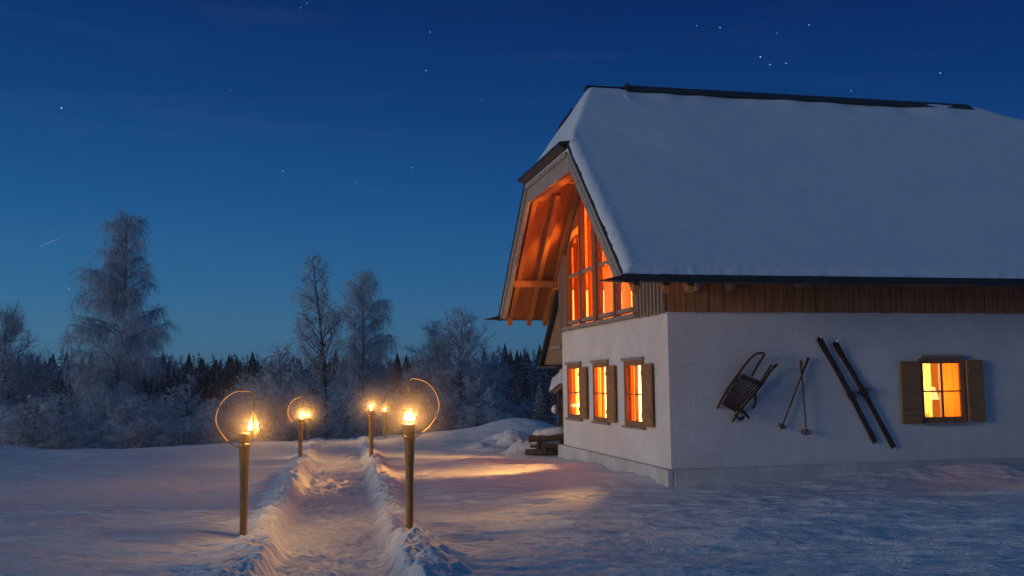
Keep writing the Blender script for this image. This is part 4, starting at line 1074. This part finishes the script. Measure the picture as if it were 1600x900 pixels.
for px, yt, Y, k in Fplace:
    proto, ph = fkinds[k]
    x, y, h = spot(px, yt, Y)
    lab = '%s %s, %s row' % (descr[k], side_of(px), 'front' if Y < 39 else 'middle' if Y < 46 else 'back' if Y < 53 else 'farthest')
    if lab in seen:
        lab += ', ' + ('taller one' if yt < seen[lab] else 'lower one')
    else: seen[lab] = yt
    plant(proto, x, y, max(.75, h / ph) * 1.0, random.random() * 6.28, lab, fr_group, h / ph)

# spruces: snowy ones near the house, dark ones left, and the forest edge behind
sp_kinds = [dress(spruce(71, 9, 2.1, .62, 1.05), 'spruce', M['bark'], [M['needle'], M['needle_snow']], '', 'tree', None),
            dress(spruce(72, 9, 1.6, .12, 1.0), 'spruce', M['bark'], [M['needle'], M['needle_snow']], '', 'tree', None),
            dress(spruce(73, 9, 2.1, .07, 1.0), 'spruce', M['bark'], [M['needle'], M['needle_snow']], '', 'tree', None)]
for px, yt, Y, k, lab in ((820, 541, 52, 0, 'tallest snowy spruce beside the farmhouse'), (834, 545, 55, 0, 'snowy spruce close behind the tallest one beside the farmhouse'),
                          (791, 558, 60, 1, 'slim dark spruce left of the snowy spruces by the farmhouse'), (852, 560, 50, 0, 'snowy spruce half hidden by the log store'),
                          (806, 590, 50, 0, 'low snowy spruce in front of the tallest spruce'), (842, 600, 44, 0, 'lowest snowy spruce at the crest by the log store'),
                          (775, 575, 66, 1, 'small dark spruce farthest left of the spruces by the farmhouse'),
                          (97, 542, 56, 2, 'broad dark spruce left of the weeping birch'), (61, 553, 58, 2, 'dark spruce between the left edge tree and the broad spruce'),
                          (113, 543, 60, 1, 'slim dark spruce touching the broad spruce left of the birch'), (96, 610, 44, 1, 'low snow dusted spruce in front of the broad spruce'), (75, 575, 64, 1, 'smaller dark spruce between two larger ones at left'),
                          (40, 572, 62, 2, 'dark spruce behind the left edge tree'), (135, 568, 66, 1, 'dark spruce behind the left side of the weeping birch')):
    x, y, h = spot(px, yt, Y); plant(sp_kinds[k], x, y, h / 9 * (1.0 if k != 1 else 1.0), random.random() * 6, lab, 'single spruces', h / 9)
r2 = random.Random(5)
px = -40
while px < 790:
    base_y = np.interp(px, [0, 120, 250, 300, 330, 420, 500, 600, 660, 800], [575, 568, 560, 553, 560, 556, 566, 572, 580, 572])
    x, y, h = spot(px, base_y + r2.gauss(0, 5.5), r2.uniform(84, 112))
    plant(sp_kinds[r2.choice((1, 2, 2))], x, y, h / 9 * r2.uniform(.8, 1.15), r2.random() * 6, 'dark spruce in the forest edge behind the frosted trees', 'spruces of the forest edge', h / 9)
    px += r2.uniform(4.5, 9)
# distant wood
wood = MB(); wood.m = []
for i in range(1500):
    a = r2.uniform(-.62, .62); Y = r2.uniform(125, 300); x = a * Y; z = gz(x, Y); hh = r2.uniform(5.5, 10); rr = hh * .2
    for l_ in range(3):
        zz = z + hh * (.08 + .3 * l_); wood.tube([(x, Y, zz), (x + r2.gauss(0, .1), Y, zz + hh * (.42 if l_ < 2 else .34))], [rr * (1 - .26 * l_), .03], 6, False)
tag(wood.build('distant_wood', M['needle']), 'dark conifer wood on the far slopes', 'wood', None, 'stuff')

# aircraft trail low in the left sky, its sunlit paleness put in as emission
a = ray(62, 385).normalized() * 1800; c = ray(92, 373).normalized() * 1800
mt = MB().tube([Vector((0, 0, H_EYE)) + a, Vector((0, 0, H_EYE)) + a.lerp(c, .5), Vector((0, 0, H_EYE)) + c], [.3, .75, .3], 6)
tag(mt.build('contrail_streak', M['contrail']), 'short pale streak in the sky left of the tall birch', 'contrail')
